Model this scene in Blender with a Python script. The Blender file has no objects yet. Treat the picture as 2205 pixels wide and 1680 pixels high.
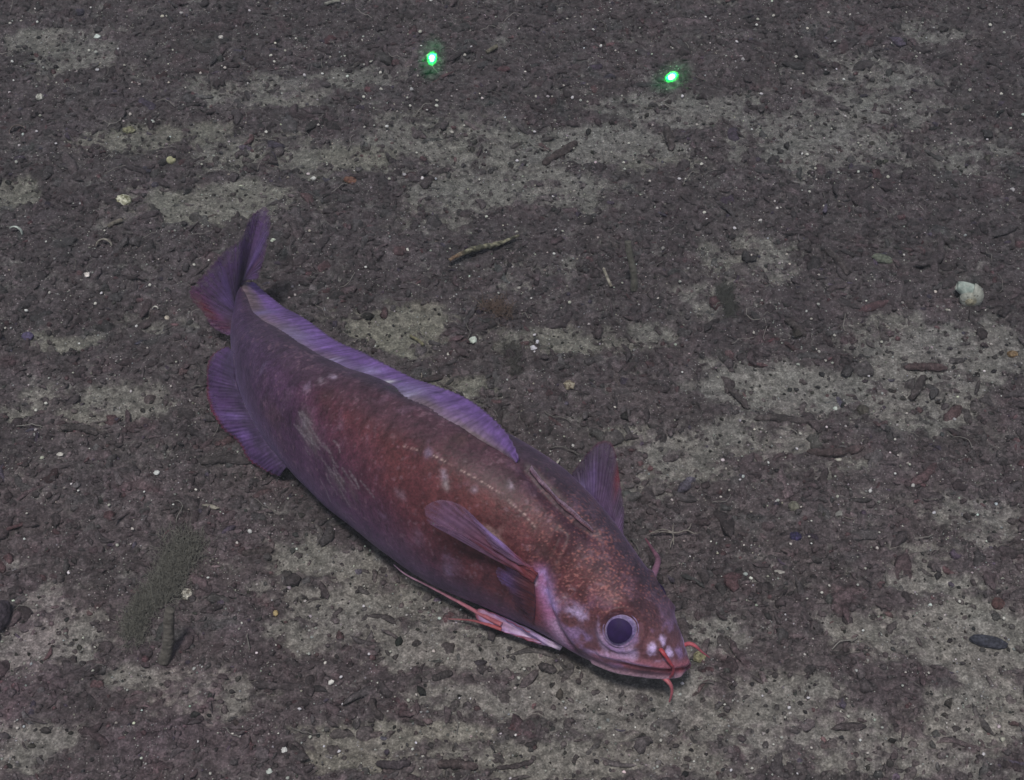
import bpy, math, random
import numpy as np
from mathutils import Vector, Matrix, Quaternion

random.seed(7)
RNG = np.random.default_rng(11)
S = bpy.context.scene
C = S.collection

# ------------------------------------------------------------------ camera
PITCH = math.radians(48.0)          # below the horizon
VF = math.radians(28.0)
CAMH = 0.395
TW, TH = 2205.0, 1680.0             # the photograph's width and height in the units used for measuring
cam_d = bpy.data.cameras.new("camera")
cam = bpy.data.objects.new("camera", cam_d)
C.objects.link(cam)
cam.location = (0, 0, CAMH)
cam.rotation_euler = (math.pi / 2 - PITCH, 0, 0)
HF = 2 * math.atan(math.tan(VF / 2) * TW / TH)
cam_d.sensor_fit = 'HORIZONTAL'
cam_d.angle = HF
cam_d.clip_start = 0.01
cam_d.clip_end = 100
S.camera = cam

# ------------------------------------------------------------------ world, sun, exposure
SUN_EL, SUN_AZ = math.radians(74), math.radians(200)   # azimuth measured from +Y towards +X
w = bpy.data.worlds.new("World")
S.world = w
w.use_nodes = True
nt = w.node_tree
bg = nt.nodes["Background"]
sky = nt.nodes.new("ShaderNodeTexSky")
sky.sky_type = 'NISHITA'
sky.sun_disc = False
sky.sun_elevation = SUN_EL
sky.sun_rotation = SUN_AZ
hsv = nt.nodes.new("ShaderNodeHueSaturation"); hsv.inputs['Saturation'].default_value = 0.45   # water takes the blue cast out of the fill light
nt.links.new(sky.outputs[0], hsv.inputs['Color']); nt.links.new(hsv.outputs[0], bg.inputs[0])
bg.inputs[1].default_value = 0.06
sd = bpy.data.lights.new("sun", 'SUN')
sd.energy = 2.3
sd.angle = math.radians(10)
sd.color = (1.0, 0.95, 0.88)
sun = bpy.data.objects.new("sun", sd)
C.objects.link(sun)
sdir = Vector((math.sin(SUN_AZ) * math.cos(SUN_EL), math.cos(SUN_AZ) * math.cos(SUN_EL), math.sin(SUN_EL)))
sun.rotation_euler = sdir.to_track_quat('Z', 'Y').to_euler()
sun.location = (0, 0, 3)
S.view_settings.view_transform = 'Standard'
S.view_settings.look = 'None'
S.view_settings.exposure = 0.0
S.view_settings.gamma = 1.0

HAZE = 0.10

# ------------------------------------------------------------------ camera geometry helpers
CO = np.array([0.0, 0.0, CAMH])
FW = np.array([0.0, math.cos(PITCH), -math.sin(PITCH)])
RT = np.array([1.0, 0.0, 0.0])
UP = np.array([0.0, math.sin(PITCH), math.cos(PITCH)])
TX, TY = math.tan(HF / 2), math.tan(VF / 2)

def ray(px, py):
    d = FW + RT * ((px / TW * 2 - 1) * TX) + UP * ((1 - py / TH * 2) * TY)
    return d

def at(px, py, z=0.0):
    d = ray(px, py)
    return CO + d * ((z - CAMH) / d[2])

def proj(P):
    Q = np.asarray(P) - CO
    dep = Q @ FW
    return np.stack([((Q @ RT) / dep / TX + 1) * TW / 2, (1 - (Q @ UP) / dep / TY) * TH / 2, dep], -1)

def pxsize(P):                       # metres per photo unit at P
    return float((np.asarray(P) - CO) @ FW) * 2 * TX / TW

def along(px, py, depth):
    return CO + ray(px, py) * depth

# ------------------------------------------------------------------ numeric helpers
_perm = np.random.default_rng(5).permutation(4096)
_perm = np.concatenate([_perm, _perm, _perm])
_g3 = np.random.default_rng(6).normal(size=(4096, 3)); _g3 /= np.linalg.norm(_g3, axis=1)[:, None]

def pn(x, y, z=0.0):
    x = np.asarray(x, float); y = np.asarray(y, float); z = np.asarray(z, float) + 0 * x
    xi = np.floor(x).astype(np.int64); yi = np.floor(y).astype(np.int64); zi = np.floor(z).astype(np.int64)
    xf = x - xi; yf = y - yi; zf = z - zi
    u = xf**3 * (xf * (xf * 6 - 15) + 10); v = yf**3 * (yf * (yf * 6 - 15) + 10); q = zf**3 * (zf * (zf * 6 - 15) + 10)
    def g(a, b, c):
        h = _perm[(_perm[(_perm[(xi + a) & 4095] + yi + b) & 4095] + zi + c) & 4095]
        G = _g3[h]
        return G[..., 0] * (xf - a) + G[..., 1] * (yf - b) + G[..., 2] * (zf - c)
    def L(a, b, t): return a + t * (b - a)
    return L(L(L(g(0,0,0), g(1,0,0), u), L(g(0,1,0), g(1,1,0), u), v),
             L(L(g(0,0,1), g(1,0,1), u), L(g(0,1,1), g(1,1,1), u), v), q) * 1.6

def fbm(x, y, z=0.0, o=4, lac=2.03, gain=0.5):
    s = 0; a = 1; n = 0
    for i in range(o):
        s = s + a * pn(np.asarray(x) + 17.3 * i, np.asarray(y) - 9.1 * i, np.asarray(z) + 5.7 * i); n += a
        a *= gain; x = np.asarray(x) * lac; y = np.asarray(y) * lac; z = np.asarray(z) * lac
    return s / n * 1.5

def sm(a, b, x):
    t = np.clip((x - a) / (b - a), 0, 1)
    return t * t * (3 - 2 * t)

def spline(t, V, tt):                # natural cubic spline through rows of V
    t = np.asarray(t, float); V = np.asarray(V, float)
    if V.ndim == 1: V = V[:, None]
    n = len(t); h = np.diff(t)
    A = np.zeros((n, n)); B = np.zeros((n, V.shape[1])); A[0, 0] = A[-1, -1] = 1
    for i in range(1, n - 1):
        A[i, i-1] = h[i-1]; A[i, i] = 2 * (h[i-1] + h[i]); A[i, i+1] = h[i]
        B[i] = 3 * ((V[i+1] - V[i]) / h[i] - (V[i] - V[i-1]) / h[i-1])
    c = np.linalg.solve(A, B)
    b = (V[1:] - V[:-1]) / h[:, None] - h[:, None] * (2 * c[:-1] + c[1:]) / 3
    d = (c[1:] - c[:-1]) / (3 * h[:, None])
    k = np.clip(np.searchsorted(t, tt, side='right') - 1, 0, n - 2)
    dt = (tt - t[k])[:, None]
    return V[k] + b[k] * dt + c[k] * dt**2 + d[k] * dt**3

def resample(P, n):
    P = np.asarray(P, float)
    t = np.concatenate([[0], np.cumsum(np.linalg.norm(np.diff(P, axis=0), axis=1))])
    f = spline(t, P, np.linspace(0, t[-1], 400))
    s = np.concatenate([[0], np.cumsum(np.linalg.norm(np.diff(f, axis=0), axis=1))])
    u = np.linspace(0, s[-1], n)
    return np.stack([np.interp(u, s, f[:, k]) for k in range(P.shape[1])], -1)

def seg_dist(V, P):                  # distance of every V to polyline P, plus the parameter along it
    best = np.full(len(V), 1e9); par = np.zeros(len(V)); acc = 0
    for a, b in zip(P[:-1], P[1:]):
        ab = b - a; l2 = ab @ ab + 1e-18
        t = np.clip((V - a) @ ab / l2, 0, 1)
        d = np.linalg.norm(V - a - t[:, None] * ab, axis=1)
        m = d < best
        best[m] = d[m]; par[m] = acc + t[m] * math.sqrt(l2)
        acc += math.sqrt(l2)
    return best, par / acc

def norm(v): return v / (np.linalg.norm(v, axis=-1, keepdims=True) + 1e-15)

# ------------------------------------------------------------------ mesh helpers
def mesh(name, V, F, mat=None, parent=None, col=None, smooth=True, attrs=None):
    """V (n,3) array; F array (m,4)/(m,3) or list of such arrays."""
    me = bpy.data.meshes.new(name)
    V = np.asarray(V, np.float32)
    Fs = F if isinstance(F, list) else [F]
    Fs = [np.asarray(f, np.int32) for f in Fs if len(f)]
    me.vertices.add(len(V)); me.vertices.foreach_set("co", V.ravel())
    loops = np.concatenate([f.ravel() for f in Fs])
    sizes = np.concatenate([np.full(len(f), f.shape[1], np.int32) for f in Fs])
    starts = np.concatenate([[0], np.cumsum(sizes)[:-1]]).astype(np.int32)
    me.loops.add(len(loops)); me.loops.foreach_set("vertex_index", loops)
    me.polygons.add(len(sizes)); me.polygons.foreach_set("loop_start", starts); me.polygons.foreach_set("loop_total", sizes)
    me.polygons.foreach_set("use_smooth", np.full(len(sizes), smooth))
    me.update(calc_edges=True)
    if col is not None:
        a = me.color_attributes.new("pigment", 'FLOAT_COLOR', 'POINT')
        cc = np.ones((len(V), 4), np.float32); cc[:, :3] = np.clip(col, 0, 1)
        a.data.foreach_set("color", cc.ravel())
    for k, v in (attrs or {}).items():
        a = me.attributes.new(k, 'FLOAT', 'POINT'); a.data.foreach_set("value", np.asarray(v, np.float32))
    me.validate()
    if mat: me.materials.append(mat)
    o = bpy.data.objects.new(name, me)
    C.objects.link(o)
    if parent is not None: o.parent = parent
    return o

def grid_faces(n, m, closed=False, off=0):   # n rows, m columns (closed: columns wrap)
    i = np.arange(n - 1)[:, None]; j = np.arange(m if closed else m - 1)[None, :]
    j2 = (j + 1) % m
    return np.stack([i * m + j, i * m + j2, (i + 1) * m + j2, (i + 1) * m + j], -1).reshape(-1, 4) + off

def tag(o, label=None, cat=None, group=None, kind=None):
    if label: o["label"] = label
    if cat: o["category"] = cat
    if group: o["group"] = group
    if kind: o["kind"] = kind
    return o

def frames(P):
    P = np.asarray(P); T = norm(np.gradient(P, axis=0))
    r = np.array([0.31, 0.17, 0.93])
    A = norm(np.cross(T, r)); B = np.cross(T, A)
    return T, A, B

def tube_geo(P, R, m=10, lump=0.0, seed=0.0, flat=1.0):
    P = np.asarray(P, float); n = len(P); R = np.broadcast_to(np.asarray(R, float), (n,))
    T, A, B = frames(P)
    th = np.arange(m) / m * 2 * math.pi
    rr = R[:, None] * np.ones(m)[None]
    if lump:
        rr = rr * (1 + lump * pn(np.cos(th)[None] * 1.3 + seed, np.sin(th)[None] * 1.3 + np.arange(n)[:, None] * 0.45, seed * 3.1))
    V = P[:, None] + rr[..., None] * (np.cos(th)[None, :, None] * A[:, None] + flat * np.sin(th)[None, :, None] * B[:, None])
    V = V.reshape(-1, 3)
    F = grid_faces(n, m, True)
    V = np.concatenate([V, P[:1], P[-1:]])
    j = np.arange(m); a = n * m
    c1 = np.stack([np.full(m, a), (j + 1) % m, j], -1); c2 = np.stack([np.full(m, a + 1), (n-1)*m + j, (n-1)*m + (j+1) % m], -1)
    return V, [F, np.concatenate([c1, c2])]

def ball_geo(n=10, m=14):
    ph = np.linspace(0, math.pi, n + 2)[1:-1]; th = np.arange(m) / m * 2 * math.pi
    V = np.stack([np.sin(ph)[:, None] * np.cos(th), np.sin(ph)[:, None] * np.sin(th), np.cos(ph)[:, None] + 0 * th], -1).reshape(-1, 3)
    V = np.concatenate([V, [[0, 0, 1], [0, 0, -1]]])
    j = np.arange(m); a = n * m
    c1 = np.stack([np.full(m, a), j, (j+1) % m], -1); c2 = np.stack([np.full(m, a+1), (n-1)*m + (j+1) % m, (n-1)*m + j], -1)
    return V, [grid_faces(n, m, True)[:, ::-1], np.concatenate([c1, c2])]

# ------------------------------------------------------------------ materials
def new_mat(name):
    m = bpy.data.materials.new(name); m.use_nodes = True
    N = m.node_tree.nodes; Lk = m.node_tree.links
    return m, N, Lk, N["Principled BSDF"]

def setin(b, **k):
    for n_, v in k.items():
        b.inputs[n_.replace('_', ' ')].default_value = v

def noise(N, Lk, vec, scale, detail=4, rough=0.55, out='Fac'):
    n = N.new("ShaderNodeTexNoise"); n.inputs['Scale'].default_value = scale
    n.inputs['Detail'].default_value = detail; n.inputs['Roughness'].default_value = rough
    Lk.new(vec, n.inputs['Vector']); return n.outputs[out]

def ramp(N, Lk, fac, pts):
    r = N.new("ShaderNodeValToRGB"); Lk.new(fac, r.inputs[0])
    e = r.color_ramp.elements
    while len(e) < len(pts): e.new(0.5)
    for k, (p, c) in enumerate(pts):
        e[k].position = p
        e[k].color = (c, c, c, 1) if not hasattr(c, '__len__') else (*c, 1)
    return r.outputs[0]

def mix(N, Lk, fac, a, b, mode='MIX'):
    m = N.new("ShaderNodeMix"); m.data_type = 'RGBA'; m.blend_type = mode
    for sock, v in ((m.inputs[0], fac), (m.inputs[6], a), (m.inputs[7], b)):
        if isinstance(v, (int, float)): sock.default_value = v
        elif isinstance(v, tuple): sock.default_value = (*v, 1)
        else: Lk.new(v, sock)
    return m.outputs[2]

def bump(N, Lk, h, strength, dist, prev=None):
    b = N.new("ShaderNodeBump"); b.inputs['Strength'].default_value = strength; b.inputs['Distance'].default_value = dist
    Lk.new(h, b.inputs['Height'])
    if prev is not None: Lk.new(prev, b.inputs['Normal'])
    return b.outputs[0]

def attr(N, name='pigment'):
    a = N.new("ShaderNodeAttribute"); a.attribute_name = name; return a

def sediment_material(name, speck=1.0, fine=1.0):
    m, N, Lk, b = new_mat(name)
    tc = N.new("ShaderNodeTexCoord").outputs['Object']
    base = attr(N).outputs['Color']
    n1 = noise(N, Lk, tc, 420, 5, 0.65)
    n2 = noise(N, Lk, tc, 1500, 3, 0.6)
    n3 = noise(N, Lk, tc, 130, 4, 0.6)
    c = mix(N, Lk, 1.0, base, ramp(N, Lk, n1, [(0.30, 0.42), (0.5, 0.92), (0.70, 1.65)]), 'MULTIPLY')
    c = mix(N, Lk, 1.0, c, ramp(N, Lk, n2, [(0.32, 0.60), (0.5, 0.95), (0.68, 1.55)]), 'MULTIPLY')
    tint = noise(N, Lk, tc, 55, 4, 0.6, 'Color')
    c = mix(N, Lk, 0.05, c, mix(N, Lk, 1.0, c, mix(N, Lk, 1.0, tint, (2.1, 1.9, 2.0), 'MULTIPLY'), 'MULTIPLY'))
    # pale sand grains
    v = N.new("ShaderNodeTexVoronoi"); v.inputs['Scale'].default_value = 1250; Lk.new(tc, v.inputs['Vector'])
    sp = ramp(N, Lk, v.outputs['Distance'], [(0.0, 1.0), (0.17, 1.0), (0.30, 0.0)])
    sel = N.new("ShaderNodeSeparateColor"); Lk.new(v.outputs['Color'], sel.inputs[0])
    pick = ramp(N, Lk, sel.outputs[0], [(0.72, 0.0), (0.88, 1.0)])
    cl = ramp(N, Lk, n3, [(0.42, 0.12), (0.62, 1.0)])
    f = mix(N, Lk, 1.0, mix(N, Lk, 1.0, sp, pick, 'MULTIPLY'), cl, 'MULTIPLY')
    f = mix(N, Lk, 1.0, f, (0.75 * speck,) * 3, 'MULTIPLY')
    c = mix(N, Lk, f, c, (0.42, 0.41, 0.40))
    # dark specks
    pick2 = ramp(N, Lk, sel.outputs[1], [(0.78, 0.0), (0.88, 1.0)])
    f2 = mix(N, Lk, 1.0, mix(N, Lk, 1.0, sp, pick2, 'MULTIPLY'), (0.7,) * 3, 'MULTIPLY')
    c = mix(N, Lk, f2, c, (0.022, 0.020, 0.021))
    Lk.new(c, b.inputs['Base Color'])
    setin(b, Roughness=0.85)
    b.inputs['Specular IOR Level'].default_value = 0.25
    nb = bump(N, Lk, n3, 0.45 * fine, 0.0020)
    nb = bump(N, Lk, n1, 0.55 * fine, 0.0009, nb)
    nb = bump(N, Lk, n2, 0.5 * fine, 0.0003, nb)
    Lk.new(nb, b.inputs['Normal'])
    return m

M_SED = sediment_material("sediment")
M_PEL = sediment_material("pellet_sediment", 0.6, 0.8)

def pigment_material(name, rough=0.5, spec=0.4, bmp=0.4, bscale=600, bdist=0.0004, trans=0.0, sheen=0.0, coat=0.0, mott=0.35):
    m, N, Lk, b = new_mat(name)
    tc = N.new("ShaderNodeTexCoord").outputs['Object']
    base = attr(N).outputs['Color']
    n1 = noise(N, Lk, tc, bscale, 5, 0.6)
    c = mix(N, Lk, 1.0, base, ramp(N, Lk, n1, [(0.3, 1 - mott), (0.5, 1.0), (0.7, 1 + mott)]), 'MULTIPLY')
    Lk.new(c, b.inputs['Base Color'])
    setin(b, Roughness=rough)
    b.inputs['Specular IOR Level'].default_value = spec
    if sheen:
        b.inputs['Sheen Weight'].default_value = sheen
        b.inputs['Sheen Roughness'].default_value = 0.45
        b.inputs['Sheen Tint'].default_value = (0.55, 0.45, 0.95, 1)
    if coat:
        b.inputs['Coat Weight'].default_value = coat; b.inputs['Coat Roughness'].default_value = 0.35
    Lk.new(bump(N, Lk, n1, bmp, bdist), b.inputs['Normal'])
    if trans:
        t = N.new("ShaderNodeBsdfTranslucent"); Lk.new(c, t.inputs[0])
        mx = N.new("ShaderNodeMixShader"); mx.inputs[0].default_value = trans
        out = N["Material Output"]
        Lk.new(b.outputs[0], mx.inputs[1]); Lk.new(t.outputs[0], mx.inputs[2]); Lk.new(mx.outputs[0], out.inputs[0])
        if name == "fin_membrane":              # thin membrane: partly see-through towards the margin
            tr = N.new("ShaderNodeBsdfTransparent"); m2 = N.new("ShaderNodeMixShader")
            al = attr(N, 'clear'); n5 = noise(N, Lk, tc, 260, 3)
            pr = N.new("ShaderNodeMath"); pr.operation = 'MULTIPLY'; Lk.new(al.outputs['Fac'], pr.inputs[0]); Lk.new(ramp(N, Lk, n5, [(.3, .5), (.7, 1.4)]), pr.inputs[1])
            Lk.new(pr.outputs[0], m2.inputs[0]); Lk.new(mx.outputs[0], m2.inputs[1]); Lk.new(tr.outputs[0], m2.inputs[2]); Lk.new(m2.outputs[0], out.inputs[0])
    return m

M_SKIN = pigment_material("fish_skin", 0.52, 0.32, 0.4, 1300, 0.0004, 0, 0.14, 0.05, 0.38)
M_FIN = pigment_material("fin_membrane", 0.5, 0.4, 0.3, 700, 0.0003, 0.35, 0.3, 0.0, 0.2)
M_BARB = pigment_material("barbel_skin", 0.45, 0.4, 0.2, 900, 0.0002, 0.1, 0.1, 0, 0.2)
M_SHELL = pigment_material("weathered_shell", 0.55, 0.4, 0.4, 700, 0.0004, 0, 0, 0, 0.3)
M_ROCK = pigment_material("crusty_stone", 0.85, 0.2, 1.0, 900, 0.001, 0, 0, 0, 0.55)
M_TUBE = pigment_material("mud_tube", 0.85, 0.2, 0.7, 800, 0.0006, 0, 0, 0, 0.35)

def plain_mat(name, col, rough=0.3, spec=0.5, coat=0.0):
    m, N, Lk, b = new_mat(name)
    tc = N.new("ShaderNodeTexCoord").outputs['Object']
    n1 = noise(N, Lk, tc, 500, 4)
    c = mix(N, Lk, 1.0, tuple(col), ramp(N, Lk, n1, [(0.3, 0.75), (0.7, 1.25)]), 'MULTIPLY')
    Lk.new(c, b.inputs['Base Color']); setin(b, Roughness=rough)
    b.inputs['Specular IOR Level'].default_value = spec
    b.inputs['Coat Weight'].default_value = coat
    return m

# ------------------------------------------------------------------ the seabed
# pale patches of bare mud: centre, radii, strength, olive tint (positions measured on the ground)
PATCH = [(75,95,60,38,.9,.3),(20,415,50,28,.8,.7),(330,300,190,34,.8,.7),(440,440,190,42,.85,.6),(720,175,140,30,.6,.2),
 (620,225,90,25,.5,.5),(790,350,95,38,.8,.7),(1290,310,210,48,.85,.1),(1120,350,90,30,.5,.4),(1420,350,90,35,.5,.5),
 (870,700,135,58,.95,1.),(1215,730,150,38,.6,.6),(960,830,110,32,.55,.8),(110,735,95,24,.8,.6),(250,890,130,46,.75,.4),
 (50,880,60,40,.5,.4),(1700,835,230,62,.85,.1),(1540,800,80,40,.4,.2),(1450,1000,130,75,.7,.2),(1990,860,140,60,.6,.2),(2090,730,140,50,.7,.1),
 (1930,700,110,38,.6,.3),(1900,240,150,50,.6,.1),(1620,570,120,60,.55,.4),(2100,330,90,60,.4,.1),(2000,70,100,34,.4,.1),
 (1570,220,90,38,.6,.1),(120,1390,150,62,.75,.2),(60,1300,60,40,.4,.2),(320,1460,90,40,.5,.3),(700,1200,130,60,.65,.3),(850,1290,150,50,.7,.3),(640,1370,110,40,.6,.3),
 (1000,1400,200,60,.85,.2),(1150,1500,230,50,.8,.2),(850,1580,190,42,.8,.6),(760,1620,110,34,.6,.8),(1250,1600,120,34,.45,.3),
 (1550,1350,130,50,.6,.1),(1700,1500,130,48,.6,.2),(1930,1370,140,60,.7,.2),(2080,1370,150,90,.95,.2),(2110,1520,110,90,.85,.2),
 (1680,1620,120,40,.45,.3),(2000,1180,110,36,.5,.2),(1330,950,60,30,.4,.5),(1780,1010,120,30,.4,.2),(550,1280,60,34,.4,.2),(40,1600,110,60,.6,.2),
 (500,330,90,26,.4,.4),(1000,300,80,25,.4,.2),(1080,430,110,30,.4,.4),
 (980,310,260,60,.62,.35),(600,345,170,50,.5,.5),(1120,400,280,60,.55,.3),(1760,300,210,85,.58,.1),(1850,170,170,60,.5,.1),(560,200,200,48,.5,.3),(1450,235,190,46,.5,.1),
 (2030,760,220,90,.72,.1),(1620,940,210,50,.5,.2),(1250,1640,360,60,.62,.4),(1660,1560,260,80,.62,.2),(1900,1610,260,70,.5,.2),(780,1300,230,90,.66,.3),(480,1500,150,60,.4,.3),
 (1380,1560,230,60,.72,.2),(2110,1100,130,60,.42,.1),(2010,1250,170,50,.5,.2),(1180,580,120,40,.32,.3),(330,700,80,30,.3,.3),(1300,1480,260,90,.7,.2),(140,120,120,60,.5,.2),(1480,640,90,40,.35,.2),(1250,420,90,24,.35,.3),(960,480,90,24,.3,.4),(1390,720,80,28,.5,.4)]

def patch_mask(X, Y):
    """0..1 pale mud and 0..1 olive tint at ground positions"""
    m = np.zeros_like(X); ol = np.zeros_like(X)
    wx = fbm(X * 28, Y * 28, 3.3, 3) * 0.010; wy = fbm(X * 28, Y * 28, 8.3, 3) * 0.007
    for cx, cy, rx, ry, s, o in PATCH:
        c = at(cx, cy); ex = at(cx + rx, cy); ey0 = at(cx, cy - ry); ey1 = at(cx, cy + ry)
        a = abs(ex[0] - c[0]); b = abs(ey0[1] - ey1[1]) / 2
        d = np.sqrt(((X + wx - c[0]) / a)**2 + ((Y + wy - c[1]) / b)**2)
        v = s * sm(1.35, 0.45, d)
        ol = np.where(v > m, o, ol); m = np.maximum(m, v)
    far = sm(0.40, 0.75, np.abs(X)) + sm(0.62, 0.8, Y)
    m = np.maximum(m, np.clip(far, 0, 1) * sm(0.0, 0.5, fbm(X * 9, Y * 9, 1.0, 3)))
    big = fbm(X * 48, Y * 60, 2.0, 2); br = fbm(X * 120, Y * 150, 12.0, 3); fi = fbm(X * 420, Y * 480, 22.0, 2)
    v = m + 0.26 * big + 0.44 * br + 0.24 * fi
    return np.clip(0.14 * sm(-0.1, 0.35, v) + 0.70 * sm(0.22, 0.56, v) + 0.16 * sm(0.45, 1.0, v), 0, 1), ol

def ground_height(X, Y, mud=None):
    if mud is None: mud, _ = patch_mask(X, Y)
    h = 0.0030 * fbm(X * 9, Y * 9, 0.5, 3)
    cl = fbm(X * 85, Y * 130, 4.0, 3)
    h = h + (0.0012 * (1 - np.abs(cl) * 2.2)) * (1 - 0.65 * mud)
    h = h + 0.0008 * fbm(X * 260, Y * 300, 7.0, 3) * (1 - 0.45 * mud)
    h = h - 0.0008 * mud
    return h

def soil_colour(X, Y, mud, ol):
    n1 = fbm(X * 38, Y * 38, 11., 3)[:, None]; n2 = fbm(X * 75, Y * 75, 21., 3)[:, None]; n3 = fbm(X * 14, Y * 14, 31., 2)[:, None]
    dark = np.array([0.068, 0.058, 0.065]) * (1 + 0.30 * n1 + 0.22 * fbm(X * 160, Y * 200, 41., 3)[:, None])
    dark = dark + sm(0.35, 0.8, n2) * np.array([0.010, 0.000, 0.002])          # maroon clods
    dark = dark + sm(0.35, 0.8, -n2) * np.array([-0.004, 0.004, 0.003])        # greenish clods
    pale = np.array([0.160, 0.160, 0.158]) * (1 + 0.12 * n1)
    olive = np.array([0.158, 0.157, 0.136]) * (1 + 0.12 * n1)
    ol = ol[:, None]
    pale = pale * (1 - ol) + olive * ol
    c = dark * (1 - mud[:, None]) + pale * mud[:, None]
    near = sm(0.44, 0.24, Y + 0.0 * X)[:, None]                                # nearer mud warmer and brighter: the light's falloff painted into its colour
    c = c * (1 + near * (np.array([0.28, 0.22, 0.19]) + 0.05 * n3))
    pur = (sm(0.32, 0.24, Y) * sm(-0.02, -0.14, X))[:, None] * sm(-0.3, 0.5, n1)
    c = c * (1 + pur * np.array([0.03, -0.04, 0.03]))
    return c

def axis_lines(lo, hi, step, far):
    core = np.arange(lo, hi + 1e-9, step)
    g = []; s = step
    x = 0
    while x < far:
        s *= 1.22; x += s; g.append(x)
    g = np.array(g)
    return np.concatenate([lo - g[::-1], core, hi + g])

gx = axis_lines(-0.29, 0.29, 0.00052, 6.0)
gy = axis_lines(0.17, 0.64, 0.00052, 6.0)
GX, GY = np.meshgrid(gx, gy)
X = GX.ravel(); Y = GY.ravel()
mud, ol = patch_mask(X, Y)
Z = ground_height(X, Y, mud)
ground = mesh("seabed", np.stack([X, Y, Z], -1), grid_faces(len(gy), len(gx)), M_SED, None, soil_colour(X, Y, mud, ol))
ground["kind"] = "structure"
ground["label"] = "dark grey-brown muddy seabed with pale patches of bare mud"

def gz(x, y):
    return float(ground_height(np.array([x]), np.array([y]))[0])

def on_ground(px, py):
    P = at(px, py, 0.0)
    for _ in range(3):
        P = at(px, py, gz(P[0], P[1]))
    return P

# ------------------------------------------------------------------ fish body
ST = [  # upper outline, lower outline, belly clearance (m), width/height, roll(deg)
 ((1486,1430),(1486,1430), .0105, .95, 6),
 ((1492,1402),(1452,1464), .0098, .95, 6),
 ((1484,1374),(1418,1471), .0086, .95, 6),
 ((1470,1336),(1372,1467), .0074, .93, 6),
 ((1449,1292),(1312,1448), .0058, .90, 6),
 ((1412,1236),(1250,1421), .0040, .86, 6),
 ((1367,1178),(1174,1378), .0030, .82, 6),
 ((1322,1118),(1090,1332), .0018, .78, 6),
 ((1268,1055),(1008,1292), .0008, .75, 6),
 ((1206,1000),(928,1252), .0000, .72, 6),
 ((1132,953),(850,1212), -.0004, .70, 6),
 ((1045,908),(770,1152), -.0004, .68, 6),
 ((952,868),(698,1088), .0, .66, 6),
 ((862,832),(632,1025), .0008, .66, 6),
 ((785,800),(572,955), .0018, .68, 6),
 ((718,768),(526,878), .003, .70, 5),
 ((664,738),(500,808), .0045, .74, 5),
 ((618,708),(494,752), .006, .78, 4),
 ((584,682),(495,708), .0075, .80, 3),
 ((560,656),(499,668), .009, .80, 2),
 ((541,628),(506,628), .0105, .75, 0),
 ((531,600),(512,592), .012, .60, 0)]
U = np.array([s[0] for s in ST], float); Lo = np.array([s[1] for s in ST], float)
clr = np.array([s[2] for s in ST]); rat = np.array([s[3] for s in ST]); roll = np.radians([s[4] for s in ST])
mid = (U + Lo) / 2; half = np.linalg.norm(U - Lo, axis=1) / 2
seg = norm(U - Lo); seg[0] = seg[1]
zc = np.full(len(ST), 0.02); a_ = np.full(len(ST), 0.02)
EXS = 2.15
_t = np.linspace(0, 2 * math.pi, 181)[:-1]
_rr = 1 / (np.abs(np.cos(_t))**EXS + np.abs(np.sin(_t))**EXS)**(1 / EXS)
_cx, _sx = _rr * np.cos(_t), _rr * np.sin(_t)
RIDGE = np.array([.30,.27,.24,.20,.175,.165,.165,.165,.165,.14,.11,.12,.12,.12,.14,.16,.20,.24,.33,.40,.45,.5])   # where the back's midline runs between the outlines
PHI = np.radians(np.arange(-50, 51, 1.0))
def solve(mid, half, rn, zc, a_, iters):
    for it in range(iters):
        Pc = np.array([at(m[0], m[1], z) for m, z in zip(mid, zc)])
        T = norm(np.gradient(Pc, axis=0))
        D = norm(np.array([0, 0, 1.0]) - T * T[:, 2:3])
        W = np.cross(D, T)                       # towards the fish's right flank
        sgn = np.sign(np.sum(W * (CO - Pc), axis=1)); sgn[:] = np.sign(sgn.sum())
        W = W * sgn[:, None]
        p0 = proj(Pc)[:, :2]; e = 1e-3
        dD = np.sum((proj(Pc + D * e)[:, :2] - p0) / e * seg, 1); dW = np.sum((proj(Pc + W * e)[:, :2] - p0) / e * seg, 1)
        roll = np.zeros(len(ST))
        for i in range(len(ST)):                 # the roll that brings the ridge of the back to its measured place
            cD = np.cos(PHI) * dD[i] - np.sin(PHI) * dW[i]; cW = np.cos(PHI) * dW[i] + np.sin(PHI) * dD[i]
            E = np.max(cD[:, None] * _cx + rat[i] * cW[:, None] * _sx, axis=1)
            roll[i] = PHI[np.argmin(np.abs(cD / E - rn[i]) + 0.08 * np.abs(PHI))]
        rs = np.convolve(np.pad(roll, 2, mode='edge'), [.1, .25, .3, .25, .1], 'valid')
        cD = np.cos(rs) * dD - np.sin(rs) * dW; cW = np.cos(rs) * dW + np.sin(rs) * dD
        E = np.max(cD[:, None] * _cx[None] + (rat * cW)[:, None] * _sx[None], axis=1)
        a_ = 0.5 * a_ + 0.5 * half / E
        zc = 0.6 * zc + 0.4 * (a_ * np.sqrt(np.cos(rs)**2 + (rat * np.sin(rs))**2) + clr)
    return Pc, zc, a_, rs, sgn

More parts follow.
